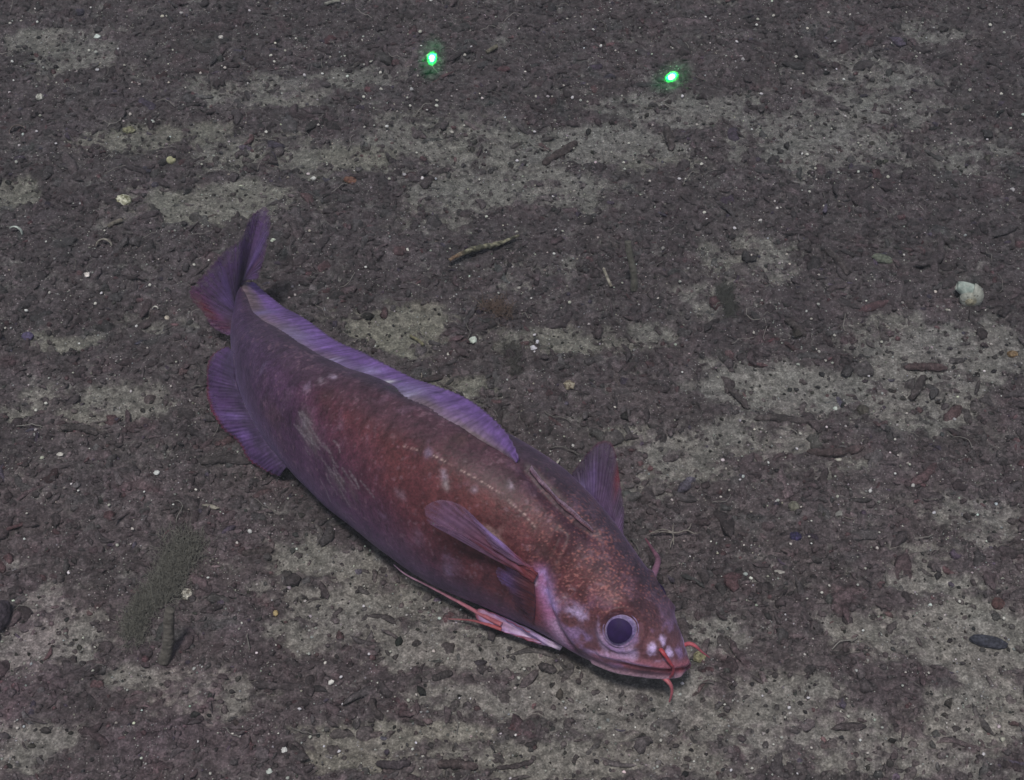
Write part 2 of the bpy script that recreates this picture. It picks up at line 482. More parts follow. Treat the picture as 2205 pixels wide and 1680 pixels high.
def build(Pc, a_, rs, sgn, NR, m, TT=None):
    tt = np.concatenate([[0], np.cumsum(np.linalg.norm(np.diff(Pc, axis=0), axis=1))])
    q = np.linspace(0, 1, NR); i6 = int(0.06 * NR)
    ts = tt[-1] * (0.15 * q**2 + 0.85 * q); ts = np.where(q < 0.06, ts[i6] * (q / 0.06)**1.8, ts); ts = np.sort(ts)
    P = spline(tt, Pc, ts)
    a = np.sqrt(np.maximum(np.interp(ts, tt, a_**2), 1e-10))
    def smooth(v, f):
        w_ = max(3, int(NR * f) | 1); kk = np.hanning(w_ + 2)[1:-1]; kk /= kk.sum()
        return np.convolve(np.pad(v, w_ // 2, mode='edge'), kk, 'valid')
    aS = smooth(a, .06); wg = sm(0.0, 0.012, ts); a = a * (1 - wg) + aS * wg
    r = smooth(np.interp(ts, tt, rat), .06); ro = smooth(np.interp(ts, tt, rs), .06)
    T = norm(np.gradient(P, axis=0)); T = norm(np.stack([smooth(T[:, k], .087) for k in range(3)], -1))
    D = norm(np.array([0, 0, 1.0]) - T * T[:, 2:3]); W = np.cross(D, T) * sgn[0]
    DR = D * np.cos(ro)[:, None] - W * np.sin(ro)[:, None]; WR = W * np.cos(ro)[:, None] + D * np.sin(ro)[:, None]
    th = np.arange(m) / m * 2 * math.pi; ct, st_ = np.cos(th), np.sin(th)
    rr = 1 / (np.abs(ct)**EXS + np.abs(st_)**EXS)**(1 / EXS)
    BV = P[:, None] + a[:, None, None] * rr[None, :, None] * (ct[None, :, None] * DR[:, None] + (r[:, None, None] * st_[None, :, None]) * WR[:, None])
    return BV, P, a, r, ro, T, D, W, DR, WR, ts, tt, th

mid_i, half_i, rn_i = mid.copy(), half.copy(), 1 - 2 * RIDGE
for fit in range(14):                            # bring the finished outline onto the measured one
    Pc, zc, a_, rs, sgn = solve(mid_i, half_i, rn_i, zc, a_, 30 if fit == 0 else 8)
    BV = build(Pc, a_, rs, sgn, 120, 72)[0]
    pp = proj(BV)[..., :2]
    for i in range(1, len(ST)):
        ax = np.array([-seg[i][1], seg[i][0]])
        rel = pp - mid[i]; s_c = rel @ seg[i]; t_c = rel @ ax
        near_ = (np.abs(t_c) < 14) & (np.abs(s_c) < half[i] * 1.9 + 40)
        if near_.sum() < 4: continue
        hi_, lo_ = s_c[near_].max(), s_c[near_].min()
        eu, el = half[i] - hi_, -half[i] - lo_
        g_ = 0.4 if i > 1 else 0.2
        mid_i[i] = mid_i[i] + seg[i] * np.clip((eu + el) / 2 * g_, -12, 12)
        half_i[i] = max(half_i[i] + np.clip((eu - el) / 2 * g_, -12, 12), half[i] * .45)
        kx = np.argmin(np.abs(t_c[:, 0]) + (np.abs(s_c[:, 0]) > half[i] * 2) * 1e3)
        rn_i[i] = np.clip(rn_i[i] + 0.4 * ((1 - 2 * RIDGE[i]) - s_c[kx, 0] / half[i]), -.2, .97)
    def relax(v):                                # keep the corrections smooth along the body
        w_ = v.copy(); w_[1:-1] = .5 * v[1:-1] + .25 * (v[:-2] + v[2:]); return w_
    dm = relax(relax(mid_i - mid)); dh = relax(relax(half_i / np.maximum(half, 1))); dr = relax(relax(rn_i - (1 - 2 * RIDGE)))
    mid_i = mid + dm; half_i = np.where(half > 0, dh * half, 0); rn_i = 1 - 2 * RIDGE + dr
roll = rs
NR, NM = 700, 300
BV, PcF, aF, rF, roF, TF, DF, WF, DR, WR, ts, tt, th = build(Pc, a_, rs, sgn, NR, NM)
NB = NR * NM
BVf = BV.reshape(-1, 3).copy()
U_IDX = np.repeat(ts / tt[-1], NM); TH_IDX = np.tile(th, NR)
def grid_normals(G):
    du = np.gradient(G, axis=0); dv = np.roll(G, -1, 1) - np.roll(G, 1, 1)
    n = norm(np.cross(du, dv))
    c = G.mean(axis=1, keepdims=True)
    s = np.sign(np.sum(n * (G - c), -1, keepdims=True))
    return n * s
BN = grid_normals(BV).reshape(-1, 3)
PB = proj(BVf)
FRONT = np.sum(BN * (CO - BVf), 1) > 0.05 * np.linalg.norm(CO - BVf, axis=1)
FI = np.where(FRONT)[0]

def surf(px, py):                     # point of the skin that stands at a measured place
    d = (PB[FI, 0] - px)**2 + (PB[FI, 1] - py)**2
    k = FI[np.argmin(d)]
    return BVf[k], BN[k], k
def surf_line(pts): return np.array([surf(*p)[0] for p in pts])

disp = np.zeros(NB)                   # relief of the skin
def stroke(pts, r):
    d, t = seg_dist(BVf, surf_line(pts))
    return np.exp(-(d / r)**2), t
# mouth, lips, gill cover, groove of the first dorsal, brow and eye socket
MOUTH = [(1484,1437),(1469,1441),(1450,1443),(1431,1442),(1395,1438),(1349,1429),(1303,1422),(1272,1412)]
g_m, t_m = stroke(MOUTH, 0.0007); g_m *= sm(0.95, 0.45, t_m)
UPLIP = [(1478,1425),(1450,1431),(1420,1431),(1380,1424),(1340,1414),(1295,1405)]
g_u, t_u = stroke(UPLIP, 0.0011)
LOLIP = [(1462,1452),(1440,1456),(1418,1455),(1388,1453),(1357,1446),(1310,1436),(1280,1424)]
g_l, t_l = stroke(LOLIP, 0.0011)
disp += -0.0009 * g_m + 0.0008 * g_u + 0.0008 * g_l
GILL = [(1205,1160),(1188,1200),(1172,1232),(1172,1268),(1182,1308),(1200,1350),(1232,1392)]
g_g, t_g = stroke(GILL, 0.0014)
disp += -0.0012 * g_g
GILL2 = [(p[0] + 16, p[1] - 4) for p in GILL]
g_g2, _ = stroke(GILL2, 0.0022)
disp += 0.0011 * g_g2
GRV = [(1134,1012),(1165,1052),(1200,1090),(1240,1126),(1276,1154),(1300,1180)]
g_v, t_v = stroke(GRV, 0.0020); disp += -0.0016 * g_v * sm(1, .8, t_v)
ridge, _ = stroke([(1160,1010),(1200,1050),(1250,1100),(1300,1150)], 0.0035); disp += 0.0007 * ridge
EYE = (1337, 1356.5)
eP, eN, eK = surf(*EYE)
de = np.linalg.norm(BVf - eP, axis=1)
ER = 36.5 * pxsize(eP)
disp += 0.0009 * np.exp(-((de - ER * 1.28) / (ER * 0.22))**2) - 0.0012 * sm(ER * 1.05, ER * 0.6, de)
nos, _ = stroke([(1400,1395),(1421,1392)], 0.0016); disp += 0.0007 * nos
brow, _ = stroke([(1300,1310),(1345,1300),(1385,1325)], 0.003); disp += 0.0006 * brow
# left eye mirrored
kL = (eK // NM) * NM + (NM - (eK % NM)) % NM
eP2, eN2 = BVf[kL].copy(), BN[kL].copy()
de2 = np.linalg.norm(BVf - eP2, axis=1)
disp += 0.0009 * np.exp(-((de2 - ER * 1.28) / (ER * 0.22))**2)
# soft folds of the flesh, scales
x, y, z = (BVf * 1.0).T
sarc = U_IDX * tt[-1]; garc = np.repeat(aF, NM) * TH_IDX
disp += 0.0005 * fbm(x * 40, y * 40, z * 40, 2)
sc1 = 1150.0
row = garc * sc1; colm = sarc * sc1 * 0.8 + 0.5 * (np.floor(row) % 2)
scal = (np.abs((row % 1) - 0.5) + np.abs((colm % 1) - 0.5))
SC_ON = sm(0.06, 0.14, U_IDX) * (1 - sm(0.85, 1.0, U_IDX))
disp += 0.00009 * pn(x * 1500, y * 1500, z * 1500) * SC_ON
BVd = BVf + BN * disp[:, None]

# pigment
hw = math.cos
right = np.sin(TH_IDX)                # 1 on the right flank
up_ = np.cos(TH_IDX)                  # 1 at the back
s_ = U_IDX
n_lo = fbm(x * 38, y * 38, z * 38, 4); n_mid = fbm(x * 130, y * 130, z * 130, 4); n_hi = fbm(x * 480, y * 480, z * 480, 3)
n_vert = fbm(sarc * 420, garc * 90, 1.7, 3)
red = np.array([0.102, 0.028, 0.035]); brick = np.array([0.122, 0.036, 0.038]); plum = np.array([0.072, 0.032, 0.086]); slate = np.array([0.054, 0.034, 0.080])
pink = np.array([0.34, 0.11, 0.16]); lilac = np.array([0.33, 0.22, 0.48]); rose = np.array([0.42, 0.09, 0.10])
col = np.tile(red, (NB, 1))
def blend(col, c, f): f = np.clip(f, 0, 1)[:, None]; return col * (1 - f) + np.asarray(c) * f
col = blend(col, brick, sm(-0.1, 0.6, n_lo + 0.4 * n_mid) * 0.65)
belly = sm(-0.05, -0.62, up_ + 0.18 * n_lo)
tail = sm(0.50, 0.80, s_ + 0.05 * n_lo)
tail_low = sm(0.33, 0.60, s_ + 0.05 * n_lo - 0.22 * (up_ - 0.3))
back = sm(0.80, 0.99, up_ + 0.06 * n_lo) * 0.75 + sm(0.1, -0.4, right) * 0.9
col = blend(col, plum, belly * 0.88)
col = blend(col, plum, tail_low * 0.75)
col = blend(col, slate, tail * 0.8)
col = blend(col, np.array([0.056, 0.034, 0.056]), back * 0.85)
# bronze dark shading bands of pigment on the rear flank
col = blend(col, np.array([0.085, 0.055, 0.038]), sm(0.15, 0.6, -n_lo) * 0.4 * (1 - tail))
# streaks down the scale rows and speckle of tiny pale scales
col *= (1 + 0.30 * n_vert + 0.38 * n_hi + 0.32 * n_mid)[:, None]
pale_sp = sm(0.42, 0.80, fbm(x * 620, y * 620, z * 620, 2) + 0.45 * n_mid)
col = blend(col, (0.28, 0.17, 0.22), pale_sp * 0.34)
# head scales: fine brighter dots, with highlights painted in above the eye
head = sm(0.33, 0.22, s_)
spk = sm(0.22, 0.55, pn(x * 1500, y * 1500, z * 1500) + 0.25 * n_mid)
hc, _ = stroke([(1230,1180),(1275,1270),(1320,1290)], 0.016)
col = blend(col, (0.34, 0.13, 0.12), spk * head * (0.15 + 0.70 * hc))
# cheek, snout: lilac patches, with glints painted into the skin colour
ck, _ = stroke([(1260,1370),(1330,1410),(1400,1400),(1460,1400)], 0.0085)
col = blend(col, (0.17, 0.075, 0.095), ck * 0.75)
col = blend(col, lilac, ck * sm(0.0, 0.4, n_mid + 0.3 * n_lo) * 0.75)
snt = sm(0.075, 0.01, s_)
col = blend(col, (0.20, 0.085, 0.14), snt * 0.55 * sm(0.3, -0.3, up_ - 0.7))
for pts, r, f in [([(1236,1320),(1250,1325)], .0022, .8), ([(1405,1395),(1400,1408)], .0017, 1.1), ([(1424,1377),(1428,1384)], .0014, .9), ([(1437,1398),(1442,1408)], .0015, 1.0),
                  ([(1398,1424),(1432,1421)], .0010, 1.0), ([(1290,1405),(1310,1409)], .0018, .7), ([(1480,1376),(1482,1395)], .0018, .8), ([(1360,1400),(1362,1412)], .0016, .6),
                  ([(1186,1345),(1192,1352)], .002, .3), ([(1290,1335),(1300,1390)], .0012, .5), ([(1312,1408),(1345,1408)], .0013, .5)]:
    g, _ = stroke(pts, r * 1.15); col = blend(col, (0.62, 0.48, 0.82), g * f * sm(-0.45, 0.45, n_mid * 1.3 + 0.6 * n_hi + (g - 0.35)))
# a mosaic of paler skin patches over the whole flank
mos = sm(0.28, 0.62, fbm(x * 95, y * 95, z * 95, 4) + 0.2 * n_hi) * (1 - tail * .5)
col = blend(col, (0.17, 0.10, 0.16), mos * 0.30)
# lips
lp, _ = stroke([(1475,1432),(1430,1432),(1380,1428),(1330,1419),(1285,1408)], 0.0018)
col = blend(col, (0.40, 0.14, 0.20), lp * 0.9)
lp2, _ = stroke(LOLIP, 0.0013); col = blend(col, (0.58, 0.36, 0.46), lp2 * 0.85)
lpu, tu_ = stroke([(1395,1432),(1349,1420),(1303,1411),(1270,1400)], 0.0008); col = blend(col, (0.50, 0.34, 0.62), lpu * 0.8)
chin, _ = stroke([(1440,1465),(1390,1464),(1330,1452),(1270,1432),(1215,1402)], 0.0022); col = blend(col, (0.36, 0.26, 0.36), chin * 0.6)
col = blend(col, (0.17, 0.025, 0.035), g_m * 0.8)
redm, _ = stroke([(1470,1440),(1440,1441)], 0.0011); col = blend(col, (0.38, 0.04, 0.06), redm * 0.7)
# gill cover: lilac and pink band behind the cheek, pale glints painted in
band, tb = stroke([(1163,1238),(1166,1275),(1178,1315),(1190,1352),(1218,1392)], 0.0027)
col = blend(col, (0.42, 0.17, 0.34), band * 0.95)
band2, _ = stroke([(1172,1240),(1178,1275),(1190,1305)], 0.0019)
col = blend(col, (0.52, 0.38, 0.80), band2 * sm(-0.5, 0.25, n_mid) * 1.0)
b3, _ = stroke([(1150,1238),(1149,1258)], 0.0008); col = blend(col, (0.75, 0.62, 0.85), b3 * .9)
b4, _ = stroke([(1196,1348),(1212,1385)], 0.0022); col = blend(col, (0.45, 0.32, 0.52), b4 * .7)
b5, _ = stroke([(1130,1262),(1140,1300),(1150,1335)], 0.0035); col = blend(col, (0.26, 0.055, 0.075), b5 * .65)
dk, _ = stroke([(1172,1190),(1200,1205),(1190,1222)], 0.0022); col = blend(col, (0.045, 0.022, 0.025), dk * .6)
sc_, _ = stroke([(1208,1292),(1232,1270)], 0.0007); col = blend(col, (0.5, 0.4, 0.5), sc_ * .6 * sm(-.2, .3, n_hi))
# lateral line dashes
LAT = [(868,961),(928,976),(939,983),(1006,1018),(1024,1029),(1075,1061),(1089,1072),(1106,1088),(1127,1105),(1153,1136)]
g, t = stroke(LAT, 0.00030); dash = sm(-0.15, 0.25, pn(t * 55, t * 0 + 2, 0)) * sm(-.5, .2, pn(t * 9, t * 0 + 5, 0))
col = blend(col, (0.62, 0.44, 0.42), g * dash * 0.85)
g, t = stroke([(p[0] + 2, p[1] + 6) for p in LAT], 0.0006); col = blend(col, (0.03, 0.02, 0.03), g * 0.3)
# pale scuffs and spots
for pts, r, c, f in [([(1060,1140),(1064,1168)], .0026, (0.42,0.30,0.30), 1.0), ([(1103,1042),(1103,1043)], .0012, (0.75,0.62,0.80), 1.0),
    ([(1018,1050),(1020,1052)], .0010, (0.55,.45,.6), .7), ([(700,800),(720,812)], .001, (.6,.5,.7), .5), ([(958,1044),(962,1050)], .0012, (.6,.55,.6), .7),
    ([(955,1020),(957,1026)], .0010, (.5,.45,.6), .7), ([(918,972),(922,980)], .0014, (.30,.25,.42), .7), ([(660,838),(668,828)], .0014, (.45,.36,.55), .6),
    ([(702,745),(708,736)], .0010, (.3,.2,.4), .5), ([(838,930),(845,938)], .0012, (.45,.35,.40), .6), ([(570,780),(562,800)], .0014, (.22,.17,.32), .6),
    ([(652,905),(656,915)], .0013, (.38,.30,.45), .6), ([(608,885),(612,895)], .0016, (.28,.22,.38), .6), ([(818,1090),(826,1110)], .0022, (.22,.17,.30), .55),
    ([(965,1200),(968,1230)], .0020, (.28,.20,.36), .7), ([(985,1270),(1000,1285)], .0026, (.20,.15,.26), .6), ([(900,1150),(905,1175)], .0020, (.2,.15,.25), .5),
    ([(690,815),(694,826)], .0009, (.6,.5,.62), .7), ([(1040,1210),(1048,1220)], .0015, (.24,.18,.3), .5), ([(860,1060),(870,1066)], .0014, (.4,.3,.4), .4)]:
    g, _ = stroke(pts, r); col = blend(col, np.array(c) * .8, g * f * (0.38 + 1.0 * n_mid + 0.6 * n_hi))
d, t = seg_dist(BVf, surf_line([(652,905),(680,960),(715,1010),(752,1062)]))
scf = sm(0.0065, 0.001, d + 0.0018 * n_mid)
col = blend(col, (0.125, 0.125, 0.110), scf * 0.50 * sm(-0.5, 0.5, n_mid))
for k in range(26):                   # thin scratches over the scuff
    t0 = random.random(); cx = 640 + 120 * t0 + random.uniform(-34, 40); cy = 900 + 160 * t0 + random.uniform(-26, 30)
    L_ = random.uniform(18, 60); an = math.radians(random.uniform(48, 68))
    pts = [(cx, cy), (cx + L_ * .5 * math.cos(an) + random.uniform(-4, 4), cy + L_ * .5 * math.sin(an)), (cx + L_ * math.cos(an), cy + L_ * math.sin(an))]
    g, _ = stroke(pts, 0.00028); col = blend(col, (0.27, 0.24, 0.27), g * 0.5)
# thin pale line of the belly keel at the anal fin's root
g, _ = stroke([(520,870),(545,930),(600,1000),(650,1052)], 0.0007); col = blend(col, (.40,.30,.45), g * .5 * sm(-.3, .2, n_mid))
lowtail = sm(0.75, 1.0, s_)
col = np.clip(col, 0.004, 1)
cap0 = BVd[:NM].mean(0); cap1 = BVd[-NM:].mean(0)
Vall = np.concatenate([BVd, [cap0, cap1]])
j = np.arange(NM)
cA = np.stack([np.full(NM, NB), j, (j + 1) % NM], -1); cB = np.stack([np.full(NM, NB + 1), (NR-1)*NM + (j+1) % NM, (NR-1)*NM + j], -1)
colA = np.concatenate([col, col[:1], col[-1:]])

root = bpy.data.objects.new("fish", None); C.objects.link(root)
rp = PcF[NR // 3]
root.location = (0, 0, 0)
tag(root, "large reddish purple fish with whisker-like barbels resting on the mud", "fish")
mesh("body", Vall, [grid_faces(NR, NM, True), np.concatenate([cA, cB])], M_SKIN, root, colA)

def body_depth(px, py): return float(proj(surf(px, py)[0])[2])

# ---- eyes
M_PUP = plain_mat("pupil", (0.026, 0.011, 0.070), 0.6, 0.15, 0.0)
def eye(P, Nn, r, shift=None):
    P_c = P
    Nn = norm(Nn); n, m = 26, 48
    a = norm(np.cross(Nn, TF[int(NR * .08)])); b = np.cross(Nn, a)
    def dome(r0, r1, h0, h1, name, mat, colf, parent, wob=0.035):
        q_ = np.linspace(0, 1, n)
        V = []
        for u in q_:
            rad = r0 + (r1 - r0) * u
            hgt = h0 + (h1 - h0) * (u * u)
            for t in np.arange(m) / m * 2 * math.pi:
                w_ = 1 + wob * math.sin(3 * t + 1)
                V.append(P + Nn * hgt + a * rad * w_ * math.cos(t) * 1.05 + b * rad * w_ * math.sin(t))
        V = np.array(V)
        cc = colf(V) 
        V2 = np.concatenate([V, [P + Nn * h0]])
        cc = np.concatenate([cc, cc[:1]])
        jj = np.arange(m)
        cap = np.stack([np.full(m, n * m), jj, (jj + 1) % m], -1)
        F = [grid_faces(n, m, True)] + ([cap] if r0 < 1e-5 else [])
        return mesh(name, V2 if r0 < 1e-5 else V, F, mat, parent, cc if r0 < 1e-5 else cc[:-1])
    def iris_c(V):
        d = np.linalg.norm(V - P, axis=1) / r
        n_ = fbm(V[:, 0] * 900, V[:, 1] * 900, V[:, 2] * 900, 3)
        c = np.tile(np.array([0.20, 0.15, 0.33]), (len(V), 1)) * (1 + 0.5 * n_)[:, None]
        rim = np.exp(-((d - 0.93) / 0.07)**2)[:, None]
        return c * (1 - rim * .8) + np.array([0.30, 0.24, 0.38]) * rim * .8
    eb = dome(0.0, r * 1.04, r * 0.34, -r * 0.12, "eye", M_SKIN, iris_c, root)
    if shift is not None: P = P + shift
    pu = dome(0.0, r * 0.74, r * 0.40, r * 0.20, "pupil", M_PUP, lambda V: np.tile(np.array([.03, .01, .08]), (len(V), 1)), eb)
    V = []
    for t in np.arange(64) / 64 * 2 * math.pi:
        V.append(P_c + Nn * (r * 0.02) + (a * math.cos(t) * 1.05 + b * math.sin(t)) * r * 1.03)
    V = np.array(V + V[:2])
    g, F = tube_geo(V, r * 0.045, 8, 0.3, 1.0)
    n_ = fbm(g[:, 0] * 700, g[:, 1] * 700, g[:, 2] * 700, 3)[:, None]
    mesh("eye_rim", g, F, M_SKIN, eb, np.array([0.22, 0.15, 0.28]) * (1 + .8 * n_))
view = norm(CO - eP)
eye(eP, norm(eN * 0.75 + view * 0.25), ER, (-RT * 3.0 - UP * 1.5) * pxsize(eP))
eye(eP2 - eN2 * ER * .22, eN2, ER * .86)

# ---- fins
def fin(name, base, marg, colf, n=160, m=44, rip=0.00028, rays=34, th0=0.0007, th1=0.00022, edge=0.0008, wave=0.0, scall=0.0, clear=0.30):
    B = resample(base, n); Mg = resample(marg, n)
    u = np.linspace(0, 1, n)[:, None]; v = np.linspace(0, 1, m)[None, :]
    Mg2 = Mg.copy()
    if scall:
        dirn = norm(Mg - B)
        Mg2 = Mg + dirn * (edge * scall * (np.abs(np.sin(u * math.pi * rays)) - 0.6 + 0.8 * pn(u * 14, u * 0 + 3.1)))
    G = B[:, None] * (1 - v[..., None]) + Mg2[:, None] * v[..., None]
    N = grid_normals_open(G)
    off = rip * np.sin(u * math.pi * 2 * rays) * sm(0.0, 0.35, v) + wave * np.sin(u * 9 + v * 2.5) * v * (1)
    off = off + 0.0005 * fbm(u * 6 + v * 0, v * 2 + u * 0, 2.2, 2)
    G = G + N * off[..., None]
    t = (th0 * (1 - v) + th1 * v) + 0 * u
    A = G + N * t[..., None] / 2; Bk = G - N * t[..., None] / 2
    V = np.concatenate([A.reshape(-1, 3), Bk.reshape(-1, 3)])
    k = n * m
    F1 = grid_faces(n, m); F2 = F1[:, ::-1] + k
    idx = np.arange(k).reshape(n, m)
    loop = np.concatenate([idx[:, 0], idx[-1, 1:], idx[::-1, -1][1:], idx[0, ::-1][1:-1]])
    l2 = np.roll(loop, -1)
    F3 = np.stack([loop, l2, l2 + k, loop + k], -1)
    UU = (u + 0 * v).ravel(); VV = (v + 0 * u).ravel()
    c = colf(UU, VV, G.reshape(-1, 3))
    cl_ = 1.15 * clear * (0.35 * VV + 0.65 * VV**3) * (1 + .5 * fbm(UU * rays * 1.5, VV, 7., 2))
    return mesh(name, V, np.concatenate([F1, F2, F3]), M_FIN, root, np.concatenate([c, c]), attrs={'clear': np.clip(np.concatenate([cl_, cl_]), 0, .9)})

def grid_normals_open(G):
    du = np.gradient(G, axis=0); dv = np.gradient(G, axis=1)
    n = norm(np.cross(du, dv))
    s = np.sign(np.sum(n * (CO - G)))
    return n * s

def fcol(base, tip, edge, streak=0.35, edge_w=0.07, rays=34, spots=None, ef=None):
    base, tip, edge = map(np.array, (base, tip, edge))
    def f(u, v, P):
        st = fbm(u * rays * 2.2, v * 1.3, 4.4, 3); lo = fbm(u * 7, v * 2.2, 9.1, 3); hi = fbm(P[:, 0] * 500, P[:, 1] * 500, P[:, 2] * 500, 3)
        k = sm(0.15, 0.75, v + 0.22 * lo)[:, None]
        c = base * (1 - k) + tip * k
        c = c * (1 + streak * st + 0.3 * lo + 0.18 * hi)[:, None]
        e = sm(1 - edge_w, 1.0, v + 0.03 * lo)
        if ef is not None: e = e * ef(u)
        c = c * (1 - e[:, None]) + edge * e[:, None]
        for (su, sv, ru, rv, sc, s) in (spots or []):
            g = np.exp(-(((u - su) / ru)**2 + ((v - sv) / rv)**2)) * s
            g = np.clip(g * (1 + .6 * st), 0, 1)[:, None]
            c = c * (1 - g) + np.array(sc) * g
        return np.clip(c, 0.01, 1)
    return f

def dorsal_ridge(px, py, lift=0.0):
    return surf(px, py)[0] + lift * DR[0]

# long second dorsal fin: stands on the ridge of the back
DB = [(1119,990),(1055,962),(986,930),(907,889),(847,859),(799,847),(750,824),(709,803),(686,794),(640,772),(608,755),(573,730),(553,703),(540,670),(528,636),(519,606)]
DM = [(1121,988),(1112,964),(1087,928),(1058,896),(1032,875),(986,845),(916,820),(847,795),(801,771),(744,747),(709,727),(652,684),(606,656),(583,634),(562,616),(548,606)]
RP = BVd.reshape(NR, NM, 3)[:, 0]; RPX = proj(RP)[:, :2]
RDN = BN.reshape(NR, NM, 3)[:, 0]
dbp = []
for p in DB:
    kx = np.argmin(np.hypot(*(RPX - np.array(p)).T)); dbp.append(RP[kx] - RDN[kx] * 0.0008)
dbp = np.array(dbp)
DMr = resample(np.array(DM, float), len(DB)); 
dmp = []
for k in range(len(DB)):
    h = norm(np.array([0, 0, 1.0]) + RDN[0] * 0)
    # nearest point of the measured ray to the upright line over the base
    o = dbp[k]; d1 = ray(*DMr[k]); d1 = d1 / np.linalg.norm(d1)
    w0 = CO - o; b_ = d1 @ h; d_ = d1 @ w0; e_ = h @ w0
    sc = (b_ * e_ - d_) / (1 - b_ * b_)
    dmp.append(CO + d1 * sc)
dmp = np.array(dmp)
violet = (0.26, 0.15, 0.46); greyv = (0.20, 0.135, 0.20)
fin("dorsal_fin", dbp, dmp, fcol((0.25, 0.185, 0.22), violet, (0.15, 0.10, 0.20), 0.55, 0.05, 60,
    spots=[(.24,.06,.05,.07,(.55,.48,.60),.8),(.45,.05,.06,.08,(.52,.44,.62),.7),(.27,.30,.008,.25,(.75,.68,.95),.8),(.50,.30,.010,.22,(.62,.55,.9),.8),(.42,.6,.02,.2,(.5,.44,.8),.6),(.30,.45,.05,.35,(.42,.36,.66),.7),(.66,.35,.06,.3,(.40,.34,.62),.6),(.36,.55,.010,.10,(.90,.88,1.),1.),(.40,.03,.012,.09,(.8,.75,1.),.9),(.47,.35,.03,.2,(.36,.30,.62),.5),(.55,.12,.06,.10,(.40,.33,.48),.6),(.83,.3,.02,.4,(.32,.26,.55),.7),(.15,.1,.03,.1,(.4,.3,.5),.4)]),  # lavender sheen and whitish glints painted into the fin colour
    n=420, m=50, rays=75, rip=0.00006, wave=0.0007, scall=0.5)

# low first dorsal: a fringe lying in its groove
FD = [(1143,1016),(1160,1037),(1179,1058),(1205,1084),(1232,1108),(1255,1127),(1278,1145)]
fb = np.array([surf(*p)[0] for p in FD]); fn = np.array([surf(*p)[1] for p in FD])
fm = fb + norm(fn * .8 + UP * .6) * 0.0013 * np.array([1.6, 1.2, 1, 1, 1, .9, .3])[:, None]
fin("first_dorsal_fin", fb, fm, fcol((0.20, 0.09, 0.12), (0.36, 0.24, 0.34), (0.42, 0.30, 0.42), 0.5, 0.2, 50), n=180, m=8, rays=40, rip=0.0001)

# anal fin splayed beside the tail
AB = [(603,1016),(575,985),(548,945),(525,905),(508,865),(500,825),(497,790),(496,765)]
AM = [(603,1022),(580,1016),(557,1006),(530,986),(511,953),(490,932),(472,912),(455,880),(447,847),(446,800),(452,765),(470,748),(490,744)]
bz = []
for p in AB:
    s0 = surf(p[0] + 9, p[1] - 5)[0]; bz.append(s0 + norm(s0 - CO) * 0.0012)
bz = np.array(bz)
mz = np.array([at(p[0], p[1], 0.0035 + 0.001 * math.sin(i * 1.3) + gz(*at(p[0], p[1], 0.003)[:2])) for i, p in enumerate(AM)])
fin("anal_fin", bz, mz, fcol((0.11, 0.07, 0.16), (0.16, 0.085, 0.25), (0.24, 0.035, 0.05), 0.5, 0.13, 40,
    spots=[(.35,.6,.05,.25,(.34,.2,.6),.7),(.62,.5,.05,.3,(.13,.06,.2),.7),(.48,.5,.03,.3,(.34,.22,.62),.6)]),
    n=220, m=40, rays=40, rip=0.00010, wave=0.0006, scall=1.0, clear=.5)

# tail fin
CB = [(551,622,.022),(536,612,.0225),(521,608,.0215),(511,622,.020),(505,645,.018),(500,672,.0155),(498,700,.013)]
CM = [(557,603,.024),(568,560,.030),(575,520,.036),(577,470,.044),(570,450,.046),(556,455,.045),(534,481,.041),(516,514,.037),(484,539,.033),(458,566,.030),(430,601,.026),(409,626,.0225),(417,650,.019),(438,670,.016),(458,702,.012),(478,715,.010),(494,720,.0095)]
kE = NR - 16
CBw = np.array([PcF[kE] + DR[kE] * aF[kE] * f_ - TF[kE] * .0 for f_ in (2.0, .8, .3, -.2, -.7, -1.2)])
CBw = np.concatenate([CBw, [PcF[NR - 60] - DR[NR - 60] * aF[NR - 60] * .9]])
fin("tail_fin", CBw, np.array([at(*p) for p in CM]),
    fcol((0.12, 0.085, 0.16), (0.18, 0.10, 0.26), (0.16, 0.08, 0.17), 0.45, 0.05, 46,
    spots=[(.22,.55,.05,.35,(.30,.20,.55),.7),(.66,.35,.05,.22,(.30,.19,.52),.75),(.60,.55,.03,.25,(.26,.17,.5),.5),(.83,.85,.09,.25,(.24,.045,.06),.8),(.93,.6,.07,.4,(.15,.05,.08),.6),(.12,.6,.02,.5,(.24,.1,.2),.5)]),
    n=300, m=60, rays=44, rip=0.00010, wave=0.0008, scall=0.8, clear=.62)

# near pectoral fin, lifted off the flank
def hover(px, py, off): return along(px, py, body_depth(px, py) - off)
PB1 = [(1158,1233,.0004),(1155,1240,.0008),(1150,1248,.0004)]
PM1 = [(1080,1185,.006),(1055,1172,.0078),(1038,1149,.0090),(1012,1115,.0105),(988,1089,.0122),(966,1080,.0133),(945,1077,.0140),(925,1084,.0147),(915,1093,.0150),(917,1112,.0150),(925,1129,.0145),(944,1132,.0138),(962,1137,.013),(996,1152,.0110),(1046,1187,.0078),(1088,1209,.0048)]
fin("pectoral_fin", np.array([hover(*p) for p in PB1]), np.array([hover(*p) for p in PM1]),
    fcol((0.28, 0.065, 0.08), (0.30, 0.17, 0.30), (0.32, 0.17, 0.28), 0.3, 0.05, 30,
    spots=[(.22,.62,.08,.22,(.62,.44,.98),1.),(.13,.8,.05,.3,(.22,.14,.28),.5),(.92,.6,.09,.6,(.30,.06,.08),.9),(.80,.85,.04,.2,(.30,.07,.10),.8)]),
    n=220, m=60, rays=22, rip=0.00008, wave=0.0004, th0=0.0016, clear=.6)
